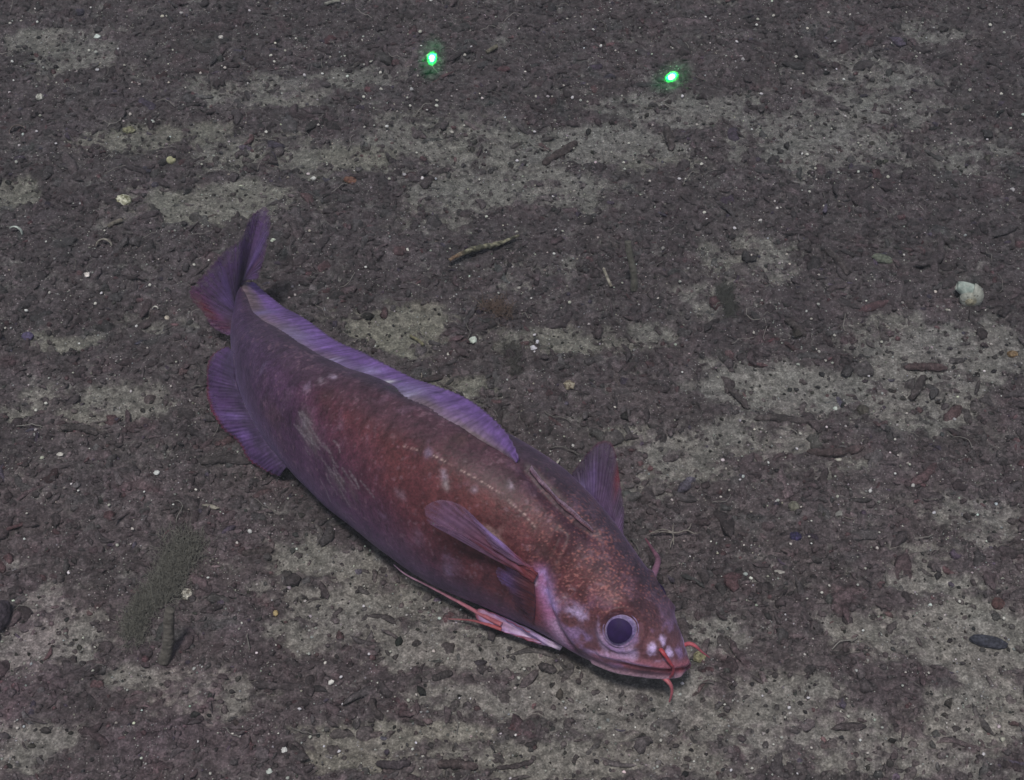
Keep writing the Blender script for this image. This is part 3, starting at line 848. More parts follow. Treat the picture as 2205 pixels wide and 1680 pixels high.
# its lower lobe
PB2 = [(1150,1250,.0004),(1152,1280,.0006),(1152,1315,.0006),(1150,1335,.0004)]
PM2 = [(1090,1215,.0035),(1070,1224,.0045),(1069,1240,.0048),(1082,1258,.0046),(1096,1276,.0040),(1105,1298,.0030),(1118,1318,.002)]
o = fin("fin_lobe", np.array([hover(*p) for p in PB2]), np.array([hover(*p) for p in PM2]),
    fcol((0.13, 0.035, 0.045), (0.10, 0.04, 0.07), (0.20, 0.14, 0.28), 0.3, 0.08, 26,
    spots=[(.25,.8,.2,.25,(.22,.14,.42),.8)]), n=120, m=40, rays=18, rip=0.00006, wave=0.0003, th0=0.0010, clear=.85)

# far pectoral fin, spread beyond the shoulder
FB = [(1250,1062),(1275,1090),(1300,1118),(1325,1148),(1340,1168)]
FM = [(1228,1032),(1234,1018),(1253,988),(1270,968),(1285,955),(1304,949),(1314,952),(1323,966),(1331,1003),(1338,1055),(1344,1096),(1344,1152)]
fin("pectoral_fin", np.array([at(p[0], p[1], .030) for p in FB]), np.array([at(p[0], p[1], zz) for p, zz in zip(FM, np.array([.030,.033,.038,.042,.044,.045,.045,.044,.041,.037,.034,.030]))]),
    fcol((0.15, 0.085, 0.20), (0.125, 0.080, 0.155), (0.15, 0.06, 0.09), 0.4, 0.06, 34,
    spots=[(.10,.15,.12,.35,(.40,.34,.72),.8),(.3,.45,.06,.3,(.24,.16,.42),.5),(.62,.9,.07,.3,(.28,.04,.06),.75),(.85,.5,.05,.4,(.26,.15,.34),.5)]),
    n=220, m=60, rays=30, rip=0.00010, wave=0.0005, clear=.5)

# near pelvic fin with its two long rays
def low(px, py, z): return at(px, py, z)
VB = [(1208,1398,.0085),(1204,1394,.0085),(1200,1390,.0085)]
VM_top = [(1140,1360),(1109,1343),(1079,1328),(1050,1316),(1030,1312)]
VM_bot = [(1036,1340),(1060,1350),(1086,1361),(1128,1375),(1165,1386)]
zt_ = 0.0125; 
mg = [low(p[0], p[1], .0125 - .0008 * i) for i, p in enumerate(VM_top)] + [low(1024,1324,.0085)] + [low(p[0], p[1], .0070 + .0004 * i) for i, p in enumerate(VM_bot)]
pv = fin("pelvic_fin", np.array([low(*p) for p in VB]), np.array(mg),
    fcol((0.85, 0.70, 0.92), (0.74, 0.56, 0.92), (0.42, 0.10, 0.13), 0.35, 0.06, 16,
    spots=[(.85,.7,.10,.4,(.45,.10,.12),.8),(.45,.8,.06,.3,(.5,.2,.3),.6),(.2,.9,.1,.25,(.3,.15,.4),.6)]), n=160, m=40, rays=12, rip=0.00015, th0=0.0014)
def thread(name, pts, r0, r1, colr, parent=root, lab=None, m=10):
    P = resample(np.array(pts), 70); R = np.linspace(r0, r1, 70)
    V, F = tube_geo(P, R, m, 0.15, 2.0, 0.8)
    k = np.clip(np.arange(len(V)) // m, 0, 69) / 69
    c0, c1 = np.array(colr[0]), np.array(colr[1])
    n_ = fbm(V[:, 0] * 300, V[:, 1] * 300, V[:, 2] * 300, 3)[:, None]
    cc = (c0 * (1 - k[:, None]) + c1 * k[:, None]) * (1 + 0.35 * n_)
    o_ = mesh(name, V, F, M_BARB, parent, cc)
    return o_
thread("fin_ray", [low(1080,1345,.0095), low(1032,1321,.0088), low(1000,1303,.0085), low(944,1273,.0080), low(907,1254,.0075), low(872,1236,.0068), low(848,1216,.0060)], .0008, .0002, ((.46,.13,.16), (.30,.20,.30)), pv)
thread("fin_ray", [low(1080,1355,.0080), low(1037,1341,.0070), low(1005,1335,.0045), low(965,1333,.003)], .0007, .00015, ((.45,.10,.12), (.30,.12,.13)), pv)
# far pelvic ray showing beyond the head
thread("pelvic_ray", [low(1404,1246,.020), low(1413,1222,.020), low(1417,1205,.019), low(1408,1188,.017), low(1398,1172,.014), low(1390,1160,.012)], .0011, .0003, ((.24,.12,.20), (.20,.07,.09)))

# barbels
def bar(pts, r0, r1, c=((.52,.055,.07), (.34,.06,.09))):
    thread("barbel", pts, r0, r1, c)
s1 = surf(1421, 1396)[0]
bar([s1, hover(1427,1404,.0018), hover(1436,1417,.0022), hover(1445,1430,.0022), hover(1450,1441,.0016), along(1448,1451, body_depth(1448,1447) - .001), along(1441,1459, body_depth(1441,1456) - .0006)], .0007, .0004, ((.50,.07,.09), (.42,.08,.11)))
s2 = surf(1478, 1387)[0]
b2 = proj(s2)[2]
bar([s2, along(1486,1386,b2 - .001), along(1497,1391,b2 - .001), along(1508,1401,b2), along(1518,1409,b2 + .001), along(1528,1416,b2 + .002)], .00075, .0002, ((.52,.11,.14), (.30,.09,.12)))
s3 = surf(1428, 1463)[0]; b3_ = proj(s3)[2]
bar([s3, along(1436,1465,b3_ - .001), along(1444,1475,b3_ - .0015), along(1447,1488,b3_ - .001), along(1445,1500,b3_ - .0005), along(1441,1512,b3_)], .0009, .0002, ((.50,.15,.18), (.34,.09,.12)))
fish_meshes = [o_ for o_ in root.children]

def cover_fish(X, Y, h=0.0):          # ground spots under the fish
    d = np.full(len(X), 1e9)
    for k in range(0, NR, 12):
        d = np.minimum(d, np.hypot(X - PcF[k, 0], Y - PcF[k, 1]) - aF[k] * rF[k] * 0.72)
    return d < 0

# ------------------------------------------------------------------ loose sediment
def scatter_clods(name, n, size_fn, col_fn, keep, seed, lump=0.35, m=7, rings=7, mat=M_PEL, sink=0.35):
    rng = np.random.default_rng(seed)
    X = rng.uniform(-0.29, 0.29, n * 3); Y = rng.uniform(0.19, 0.64, n * 3)
    mud, ol = patch_mask(X, Y)
    ok = keep(X, Y, mud, rng) & ~cover_fish(X, Y)
    X, Y, mud, ol = X[ok][:n], Y[ok][:n], mud[ok][:n], ol[ok][:n]
    n = len(X)
    L_, R_ = size_fn(rng, n, X, Y)
    an = rng.uniform(0, math.pi, n); tl = rng.normal(0, 0.16, n); bend = rng.normal(0, 0.5, n)
    Z = ground_height(X, Y, mud) + R_ * (1 - 2 * sink)
    t = np.linspace(-1, 1, rings); th_ = np.arange(m) / m * 2 * math.pi
    prof = np.sqrt(np.clip(1 - np.abs(t)**3.2, 0.0, 1)) * 0.97 + 0.03
    ca, sa = np.cos(an), np.sin(an)
    # local axes
    ax = np.stack([ca * np.cos(tl), sa * np.cos(tl), np.sin(tl)], -1); sd_ = np.stack([-sa, ca, 0 * sa], -1); upv = np.cross(ax, sd_)
    ph = rng.uniform(0, 100, n)
    rr_ = R_[:, None, None] * prof[None, :, None] * (1 + lump * pn(np.cos(th_)[None, None] * 1.1 + ph[:, None, None], np.sin(th_)[None, None] * 1.1 + t[None, :, None] * 1.6, ph[:, None, None] * 1.7))
    c = np.stack([X, Y, Z], -1)[:, None] + ax[:, None] * (L_[:, None] * t[None])[..., None] + sd_[:, None] * (bend[:, None] * L_[:, None] * 0.5 * (t[None]**2 - 0.3))[..., None]
    V = c[:, :, None] + rr_[..., None] * (np.cos(th_)[None, None, :, None] * sd_[:, None, None] + 0.8 * np.sin(th_)[None, None, :, None] * upv[:, None, None])
    one = grid_faces(rings, m, True)
    j = np.arange(m)
    F = (one[None] + (np.arange(n) * rings * m)[:, None, None]).reshape(-1, 4)
    V = V.reshape(-1, 3)
    cc = col_fn(rng, n, X, Y, mud, ol)
    return V, F, np.repeat(cc, rings * m, axis=0)

def clod_col(rng, n, X, Y, mud, ol):
    c = soil_colour(X, Y, mud * 0.25, ol)
    k = rng.lognormal(0, 0.20, n)[:, None]
    hue = rng.normal(0, 1, (n, 1)) * np.array([0.035, -0.012, 0.0])
    r = rng.random(n)
    c = c * k * (0.86 + hue)
    c[r < 0.035] = c[r < 0.035] * np.array([1.18, 0.88, 0.9])
    b = (r > 0.035) & (r < 0.055); c[b] = c[b] * np.array([0.9, 0.88, 1.15])
    g = (r > 0.055) & (r < 0.08); c[g] = c[g] * np.array([0.95, 1.04, 0.97])
    return np.clip(c, 0.01, 0.6)

parts = []
def add_part(V, F, c):
    parts.append((V, F, c))
def flush(name, mat, label, kind='stuff'):
    off = 0; Vs, Fs, Cs = [], [], []
    for V, F, c in parts:
        Vs.append(V); Fs.append(F + off); Cs.append(c); off += len(V)
    o = mesh(name, np.concatenate(Vs), np.concatenate(Fs), mat, None, np.concatenate(Cs))
    o["kind"] = kind; o["label"] = label
    parts.clear(); return o

clump = lambda X, Y: fbm(X * 55, Y * 70, 77., 3)
add_part(*scatter_clods("p", 5400, lambda r, n, X, Y: ((l := np.clip(r.lognormal(math.log(.0026), .5, n), .0009, .010)), np.minimum(l * .8, r.lognormal(math.log(.00135), .35, n))), clod_col,
    lambda X, Y, m_, r: r.random(len(X)) < np.clip((1.05 - m_ * 1.0) * sm(-0.6, 0.3, clump(X, Y)), 0, 1), 101, sink=.60, lump=.8))
add_part(*scatter_clods("p", 34000, lambda r, n, X, Y: ((l := np.clip(r.lognormal(math.log(.0010), .45, n), .0004, .004)), np.minimum(l, r.lognormal(math.log(.00062), .35, n))), clod_col,
    lambda X, Y, m_, r: r.random(len(X)) < np.clip(1.0 - m_ * 0.86, 0, 1), 102, m=6, rings=5, sink=.48, lump=.6))
flush("sediment_pellets", M_PEL, "dark lumpy pellets and clods of mud covering the seabed")

def small_col(lo, hi, tint=(1, 1, 1)):
    def f(rng, n, X, Y, mud, ol):
        v = rng.uniform(lo, hi, n)[:, None] ** 1.0
        return v * np.array(tint) * (1 + rng.normal(0, 0.06, (n, 3)))
    return f
add_part(*scatter_clods("g", 24000, lambda r, n, X, Y: ((l := r.lognormal(math.log(.00023), .35, n)), l * .8), small_col(0.14, 0.42, (1, .99, .97)),
    lambda X, Y, m_, r: r.random(len(X)) < np.clip(0.12 + 1.1 * sm(-0.1, 0.55, fbm(X * 60, Y * 70, 55., 4)) + .25 * m_, 0, 1), 103, m=5, rings=4, lump=.5, sink=0.1))
add_part(*scatter_clods("g", 900, lambda r, n, X, Y: ((l := r.lognormal(math.log(.00042), .35, n)), l * .8), small_col(0.35, 0.75, (1, 1, .98)),
    lambda X, Y, m_, r: r.random(len(X)) < 1, 104, m=6, rings=5, lump=.5, sink=0.1))
flush("pale_grit", M_SHELL, "fine pale grit sprinkled over the mud")
add_part(*scatter_clods("g", 8000, lambda r, n, X, Y: ((l := r.lognormal(math.log(.00034), .6, n)), l * .62), small_col(0.02, 0.06, (1, .95, .95)),
    lambda X, Y, m_, r: r.random(len(X)) < np.clip(0.15 + m_, 0, 1), 105, m=5, rings=4, lump=.4, sink=0.2))
flush("dark_grit", M_PEL, "fine dark crumbs scattered over the pale mud")

# loose thin fibres
rng = np.random.default_rng(9)
off = 0
for k in range(230):
    x0, y0 = rng.uniform(-0.27, 0.27), rng.uniform(0.20, 0.6)
    if cover_fish(np.array([x0]), np.array([y0]))[0]: continue
    L_ = rng.uniform(.003, .012); a0 = rng.uniform(0, 6.28); n_ = 8; P = []
    for i in range(n_):
        a0 += rng.normal(0, .35); x0 += math.cos(a0) * L_ / n_; y0 += math.sin(a0) * L_ / n_
        P.append((x0, y0))
    P = np.array(P); zz = ground_height(P[:, 0], P[:, 1]) + .0011 + .0006 * np.sin(np.linspace(0, 3, n_))
    V, F = tube_geo(np.column_stack([P, zz]), rng.uniform(.00008, .00018), 5)
    v = rng.uniform(.09, .24); add_part(V[:-2], F[0], np.tile(np.array([v, v * .95, v * .9]), (len(V) - 2, 1)))
flush("loose_fibres", M_SHELL, "thin pale fibres and broken tubes strewn on the mud")

# ------------------------------------------------------------------ single things on the mud
def put(name, V, F, mat, P, colr, label, cat, group=None, rot=None, scale=1.0):
    V = np.asarray(V) * scale
    o = mesh(name, V, F, mat, None, colr)
    o.location = P
    if rot is not None: o.rotation_euler = rot
    return tag(o, label, cat, group)

def lump_geo(rx, ry, rz, rough=0.18, seed=0., fr=2.2, n=22, m=30):
    V, F = ball_geo(n, m)
    d = 1 + rough * fbm(V[:, 0] * fr + seed, V[:, 1] * fr, V[:, 2] * fr + seed, 4)
    return V * d[:, None] * np.array([rx, ry, rz]), F

def mottle(V, a, b, fr=900, thr=0.0):
    n = fbm(V[:, 0] * fr, V[:, 1] * fr, V[:, 2] * fr, 3)[:, None]
    k = sm(thr - .3, thr + .3, n)
    return np.array(a) * (1 - k) + np.array(b) * k

def pebble(px, py, wpx, hpx, ca, cb, label, cat='pebble', name='pebble', rough=.18, mat=None, seed=0., fr=900, ang=0., sink=.35, group=None):
    P = on_ground(px, py); s = pxsize(P)
    V, F = lump_geo(wpx / 2 * s, hpx / 2 * s * 1.15, hpx / 2 * s * .9, rough, seed)
    c = mottle(V + seed * .01, ca, cb, fr)
    return put(name, V, F, mat or M_ROCK, P + np.array([0, 0, hpx / 2 * s * (.9 - sink * 1.6)]), c, label, cat, group, (0, 0, ang))

W1 = (.62, .62, .56); W2 = (.30, .29, .22)
pebble(267,436,34,26, (.22,.22,.14), (.70,.70,.58), "crusty whitish round pebble at the left above the fish's tail", seed=1.1, rough=.3)
pebble(278,283,26,16, (.15,.15,.10), (.30,.30,.20), "small yellowish crusted pebble on a pale mud patch, upper left", seed=2.1, rough=.3)
pebble(86,212,16,16, (.25,.25,.23), (.60,.60,.56), "round white speckled pebble on dark mud, far upper left", seed=3.1, rough=.25)
pebble(594,1322,12,12, (.36,.26,.12), (.55,.44,.24), "tan amber-coloured round pebble left of the fish's long red fin ray", seed=4.1)
pebble(755,391,32,16, (.12,.06,.05), (.20,.11,.08), "flat orange-brown pebble lying in the upper middle", seed=5.1, ang=-.5)
pebble(404,1282,24,22, (.22,.20,.17), (.62,.60,.54), "knobbly pale crusted stone right of the upright muddy tube", seed=6.1, rough=.4)
pebble(1226,832,24,20, (.16,.13,.10), (.42,.38,.30), "pitted pale brown stone just beyond the fish's back", seed=7.1, rough=.35)
pebble(1506,1417,26,22, (.17,.16,.10), (.34,.32,.20), "yellowish rough lump just below the barbel at the fish's snout", seed=8.1, rough=.3)
pebble(1857,885,27,22, (.055,.050,.045), (.085,.080,.070), "dark round pellet alone on the pale patch right of the fish", seed=9.1, rough=.1, mat=M_PEL)
pebble(1712,1157,28,18, (.030,.026,.065), (.050,.040,.11), "dark indigo lump among pellets right of the fish's shoulder", seed=10.1, mat=M_PEL)
pebble(2128,1385,80,26, (.045,.047,.066), (.065,.068,.090), "long blue-black pebble on pale mud at the lower right edge", seed=11.1, rough=.14, ang=-.25)
pebble(4,1330,44,60, (.055,.045,.060), (.070,.058,.074), "dark purple lump cut by the left edge of the view", seed=12.1, rough=.2)
pebble(2148,1303,28,26, (.09,.055,.055), (.13,.07,.07), "reddish stone above the blue-black pebble at the right", seed=13.1)
pebble(2180,765,24,16, (.17,.11,.06), (.26,.19,.12), "orange-brown crumb at the right edge beside the snail shell", seed=14.1)
pebble(1709,1093,24,22, (.17,.165,.135), (.20,.195,.165), "smooth greyish tan rounded chip right of the fish's shoulder", seed=15.1, rough=.12)
pebble(1900,560,46,20, (.12,.135,.11), (.15,.165,.135), "pale green-grey flat stone left of the snail shell", seed=16.1, rough=.12, ang=-.4)
pebble(60,727,26,20, (.10,.085,.16), (.13,.11,.20), "smooth lilac-grey pebble on dark mud at the left", seed=17.1, rough=.1)
pebble(1240,160,0.1,0.1, W1, W2, "x", seed=1.0).name = "tmp"
bpy.data.objects.remove(bpy.data.objects["tmp"])

# large dark sausage-shaped pellets one can pick out
def sausage(pts, rpx, label, colr=(.064,.055,.058), name='mud_pellet', z=.001, mat=None, lump=.5, cat='mud pellet', seed=0., ends=True, group=None):
    P = np.array([on_ground(*p) for p in pts]); s = pxsize(P[0]); c = P.mean(0)
    Q = resample(P, 28) - c + np.array([0, 0, rpx * s * .30 + z * .3])
    t = np.linspace(-1, 1, 28); R = rpx * s * (np.sqrt(np.clip(1 - np.abs(t)**4, 0, 1)) * .95 + .05 if ends else np.ones(28))
    V, F = tube_geo(Q, R, 12, lump, seed)
    n_ = fbm(V[:, 0] * 260 + seed, V[:, 1] * 260, V[:, 2] * 260, 3)[:, None]
    return put(name, V, F, mat or M_PEL, c, np.array(colr) * (1 + .35 * n_), label, cat, group)
sausage([(1168,357),(1205,335),(1243,308)], 9, "long dark slanting pellet on the pale patch below the right laser spot", (.062,.050,.052), seed=1.)
sausage([(1945,795),(1990,793),(2040,797)], 9, "dark reddish sausage-shaped pellet below the snail shell", (.074,.052,.056), seed=2.)
sausage([(1990,812),(1975,840),(1960,865)], 9, "dark slanting pellet branching under the reddish one below the snail shell", seed=3.)
sausage([(1560,832),(1590,858),(1612,884)], 7, "narrow dark pellet on the left end of the wide pale patch", seed=4.)
sausage([(1736,975),(1785,978),(1862,966)], 9, "long dark rusty pellet with a shadowed underside, right of the fish", (.070,.052,.055), seed=5.)
sausage([(1622,905),(1670,903),(1720,908),(1758,908)], 8, "long dark pellet chain at the lower edge of the wide pale patch", seed=6.)
sausage([(1160,1435),(1198,1448)], 9, "short dark pellet in the pale mud below the fish's throat, near the shadow", seed=7.)
sausage([(1068,1655),(1110,1652),(1150,1640)], 6, "small dark pellet at the bottom centre of the view", (.068,.055,.058), seed=8.)
sausage([(940,1650),(985,1648),(1030,1656)], 10, "thick reddish-brown pellet lying at the bottom, left of centre", (.076,.058,.060), seed=9.)
sausage([(810,1645),(850,1650),(885,1644)], 9, "thick dark pellet with purple sheen at the bottom left of centre", (.066,.054,.062), seed=10.)
sausage([(930,1465),(975,1450)], 8, "small dark pellet near a forked groove in the lower pale mud", seed=11.)
sausage([(520,1195),(590,1188)], 8, "reddish dark pellet close under the fish's belly, left side", (.068,.055,.057), seed=12.)
sausage([(430,1000),(490,992),(540,1000)], 10, "dark pellet under the fish's anal fin", seed=13.)
sausage([(130,925),(180,925),(212,938)], 9, "dark pellet on the pale patch at the left, level with the anal fin", seed=14.)
sausage([(1775,540),(1800,560),(1825,595)], 8, "dark pellet slanting down, left of the snail shell across the mud", seed=15.)
sausage([(1435,275),(1440,300),(1446,328)], 9, "upright dark pellet on the pale mud below right green laser spot", seed=16.)
sausage([(1690,690),(1712,706),(1735,728)], 8, "dark slanting pellet above the wide pale patch right of the fish", seed=17.)

# snail shell
def snail_shell():
    P = on_ground(2084, 652); s = pxsize(P)
    R0 = 33 * s
    turns = 4.0; n = 300; m = 40
    ph = np.linspace(0, turns * 2 * math.pi, n); g = 1.72
    R = g ** ((ph - ph[-1]) / (2 * math.pi))          # 1 at the mouth
    rc = 0.33 * R; rt = 0.64 * R
    zc_ = -0.80 * R
    th_ = np.arange(m) / m * 2 * math.pi
    V = np.zeros((n, m, 3))
    for i in range(n):
        er = np.array([math.cos(ph[i]), math.sin(ph[i]), 0]); ez = np.array([0, 0, 1.0])
        c = er * rc[i] + ez * zc_[i]
        wob = 1 + .02 * math.sin(ph[i] * 20)
        V[i] = c + rt[i] * wob * (np.cos(th_)[:, None] * er + 0.92 * np.sin(th_)[:, None] * ez)
    V = V.reshape(-1, 3) * R0
    F = grid_faces(n, m, True)
    nz = fbm(V[:, 0] * 900, V[:, 1] * 900, V[:, 2] * 900, 3); n2 = fbm(V[:, 0] * 260, V[:, 1] * 260, V[:, 2] * 260, 3)
    c = np.tile(np.array([.34, .355, .325]), (len(V), 1)) * (1 + .35 * n2)[:, None]
    young = np.repeat(sm(0.62, 0.50, R), m)
    c = c * (1 - young[:, None]) + np.array([.33, .31, .23]) * (1 + .8 * nz[:, None]) * young[:, None]
    c = c * (1 - .85 * sm(.35, .6, nz)[:, None]) + np.array([.07, .06, .05]) * .85 * sm(.35, .6, nz)[:, None]
    su = np.tile(np.exp(-((th_ - 5.3) / .35)**2), n)                      # dark seam between whorls
    c = c * (1 - .7 * su[:, None]) + np.array([.06, .055, .045]) * .7 * su[:, None]
    o = mesh("snail_shell", V, F, M_SHELL, None, c)
    tag(o, "large round grey-white snail shell lying half sunk in dark mud", "snail shell")
    # flaring lip
    er = np.array([math.cos(ph[-1]), math.sin(ph[-1]), 0]); et = np.array([-er[1], er[0], 0]); ez = np.array([0, 0, 1.0])
    VV = []
    k = 18
    for i in range(k):
        u = i / (k - 1)
        cc = er * (rc[-1] + .10 * u) + ez * (zc_[-1] - .15 * u) + et * (1.0 * u)
        VV.append(cc + rt[-1] * (.88 + .05 * u - .35 * u ** 3) * (np.cos(th_)[:, None] * er * (1 - .25 * u) + .80 * np.sin(th_)[:, None] * ez))
    outer = np.array(VV) * R0
    inner = outer * 0 + (outer - outer.mean(1, keepdims=True)) * .93 + outer.mean(1, keepdims=True)
    V2 = np.concatenate([outer, inner[::-1]]).reshape(-1, 3)
    c2 = mottle(V2, (.26, .32, .30), (.40, .46, .43), 600)
    lip = mesh("aperture_lip", V2, grid_faces(2 * k, m, True), M_SHELL, o, c2)
    # stand it so the spire faces the camera, low
    view = norm(CO - P)
    axis = norm(view * 0.80 - UP * 0.62 + RT * 0.02)                  # local +Z(spire side)
    # lip direction in the picture: left and slightly up
    lipdir = norm(-RT * 0.97 + UP * 0.20); lipdir = norm(lipdir - axis * (lipdir @ axis))
    # local frame: mouth tangent et -> lipdir
    yv = np.cross(axis, lipdir)
    L_loc = np.stack([et, np.cross(ez, et), ez], 1); L_w = np.stack([lipdir, yv, axis], 1)
    Rm = L_w @ np.linalg.inv(L_loc)
    o.rotation_euler = Matrix(Rm.tolist()).to_euler()
    o.location = P + np.array([0, 0, R0 * .62]) + axis * R0 * .80
    return o
snail_shell()

# small snail shells and cups
def mini_snail(px, py, wpx, colr, label, ang=0.):
    P = on_ground(px, py); s = pxsize(P); R0 = wpx / 2 * s
    n, m = 90, 16; ph = np.linspace(0, 3 * 2 * math.pi, n); R = 2.0 ** ((ph - ph[-1]) / (2 * math.pi))
    th_ = np.arange(m) / m * 2 * math.pi
    V = np.array([(np.array([math.cos(p), math.sin(p), 0]) * .42 * r + np.array([0, 0, -.55 * r])) + .58 * r * (np.cos(th_)[:, None] * np.array([math.cos(p), math.sin(p), 0]) + np.sin(th_)[:, None] * np.array([0, 0, .95])) for p, r in zip(ph, R)]).reshape(-1, 3) * R0
    o = put("small_snail_shell", V, grid_faces(n, m, True), M_SHELL, P + np.array([0, 0, R0 * .85]), mottle(V, np.array(colr) * .6, colr, 800), label, "snail shell", None, (.5, .1, ang))
    return o
mini_snail(369,350,25,(.42,.42,.26),"small yellowish snail shell with a dark hole, upper left",.4)
mini_snail(1154,900,19,(.60,.60,.54),"small round white shell on dark mud beyond the fish's back",1.)
mini_snail(361,687,17,(.62,.56,.48),"small round cream shell left of the tail fin",2.)
mini_snail(1717,786,13,(.40,.44,.40),"small round grey-green shell on the wide pale patch",3.)

def valve(px, py, wpx, th0, span, colr, label, rot=0., thick=.16, tilt=.6, name="broken_shell"):
    """curved piece of a bivalve shell"""
    P = on_ground(px, py); s = pxsize(P); R = wpx / 2 * s
    n, m = 36, 10; V = []
    for side in (1.0, 1 - thick):
        for i in range(n):
            t = th0 + span * i / (n - 1)
            for jx in range(m):
                e = jx / (m - 1) * 1.1
                taper = math.sin(math.pi * min(max(i / (n - 1), .02), .98)) ** .5
                rad = R * side * math.cos(e * .55 * taper)
                V.append((rad * math.cos(t), rad * math.sin(t), R * .55 * e * taper * (1 if side == 1 else .97)))
    V = np.array(V); F1 = grid_faces(n, m); k = n * m
    idx = np.arange(k).reshape(n, m); loop = np.concatenate([idx[:, 0], idx[-1, 1:], idx[::-1, -1][1:], idx[0, ::-1][1:-1]]); l2 = np.roll(loop, -1)
    F = np.concatenate([F1, F1[:, ::-1] + k, np.stack([loop, l2, l2 + k, loop + k], -1)])
    return put(name, V, F, M_SHELL, P + np.array([0, 0, .0006]), mottle(V, np.array(colr) * .55, colr, 700), label, "shell fragment", None, (tilt, 0, rot))
valve(225,534,37,0.1,3.0,(.34,.32,.28),"thin pale crescent-shaped broken shell rim left of the tail fin")
valve(33,506,34,-.2,2.5,(.62,.70,.66),"bright bluish white curved shell fragment at the far left",.1)
valve(335,668,14,.0,3.1,(.75,.75,.70),"small bright white cup-shaped shell sliver left of the tail fin",0.,.3)
valve(1209,1006,30,1.6,1.7,(.55,.52,.46),"thin curved white shell sliver touching the fish's back by the far pectoral fin",.3,.2)
valve(898,812,24,-1.2,1.6,(.26,.23,.20),"thin curved shell edge just beyond the dorsal fin",.3,.15)
valve(519,414,26,.6,1.3,(.55,.58,.48),"thin curved pale shell sliver above the tail fin's tip",.2,.2)
valve(40,290,38,.6,3.4,(.20,.16,.15),"faint pinkish ring-like shell outline at the upper left",.0,.08)
valve(1830,1105,36,-2.6,1.9,(.22,.19,.18),"thin U-shaped pale shell edge among pellets at the right",.0,.1)

def chip(px, py, wpx, hpx, colr, label, seed, ang=0.):
    P = on_ground(px, py); s = pxsize(P)
    V, F = lump_geo(wpx/2*s, hpx/2*s, hpx/2*s*.6, .55, seed, 1.6, 12, 16)
    return put("shell_chip", V, F, M_SHELL, P + np.array([0, 0, hpx / 2 * s * .5]), mottle(V, np.array(colr) * .75, colr, 900), label, "shell fragment", None, (0, 0, ang))
chip(1019,735,16,16,(.62,.70,.64),"notched white shell chip near the middle of the view",1.3)
chip(1148,751,13,11,(.75,.75,.85),"bright bluish white chip right of the notched chip",2.3)
chip(967,764,10,8,(.78,.76,.70),"small bright white chip left of the notched chip, beyond the dorsal fin",3.3)
chip(589,520,13,10,(.62,.70,.60),"greenish white chip just right of the tail fin",4.3)
chip(188,594,12,13,(.85,.80,.78),"hooked bright white chip on dark mud at the left",5.3)
chip(675,386,12,9,(.80,.82,.80),"bright white chip in the upper middle left of the orange-brown pebble",6.3)
chip(210,82,13,13,(.75,.85,.82),"round bright white chip with debris below it, upper left",7.3)
chip(476,83,10,12,(.66,.64,.62),"white chip on dark mud between upper left and the left laser spot",8.3)
chip(338,1020,14,11,(.80,.84,.84),"curled bright white chip below the anal fin on the left",9.3)
chip(130,980,14,10,(.66,.64,.60),"white rounded chip on dark mud at the left, below the pale patch",10.3)
chip(612,1616,13,12,(.80,.80,.80),"bright white chip near the bottom, left of centre",11.3)
chip(580,1663,13,12,(.70,.76,.72),"greenish white chip at the very bottom, left of centre",12.3)
chip(1381,1609,9,14,(.85,.85,.82),"upright bright white chip at the bottom below the fish's chin barbel",13.3)
chip(1805,991,14,8,(.66,.66,.60),"triangular white chip right of the rusty pellet, right of the fish",14.3)
chip(453,1092,36,10,(.30,.28,.24),"long grey flake beside the fish's belly on the left",15.3,-.25)
chip(1678,1233,22,9,(.42,.40,.38),"long whitish mottled chip right of the fish's head",16.3,-.2)
chip(1807,1108,26,13,(.24,.24,.23),"pale oblong mottled flake right of the smooth tan chip",17.3,.5)

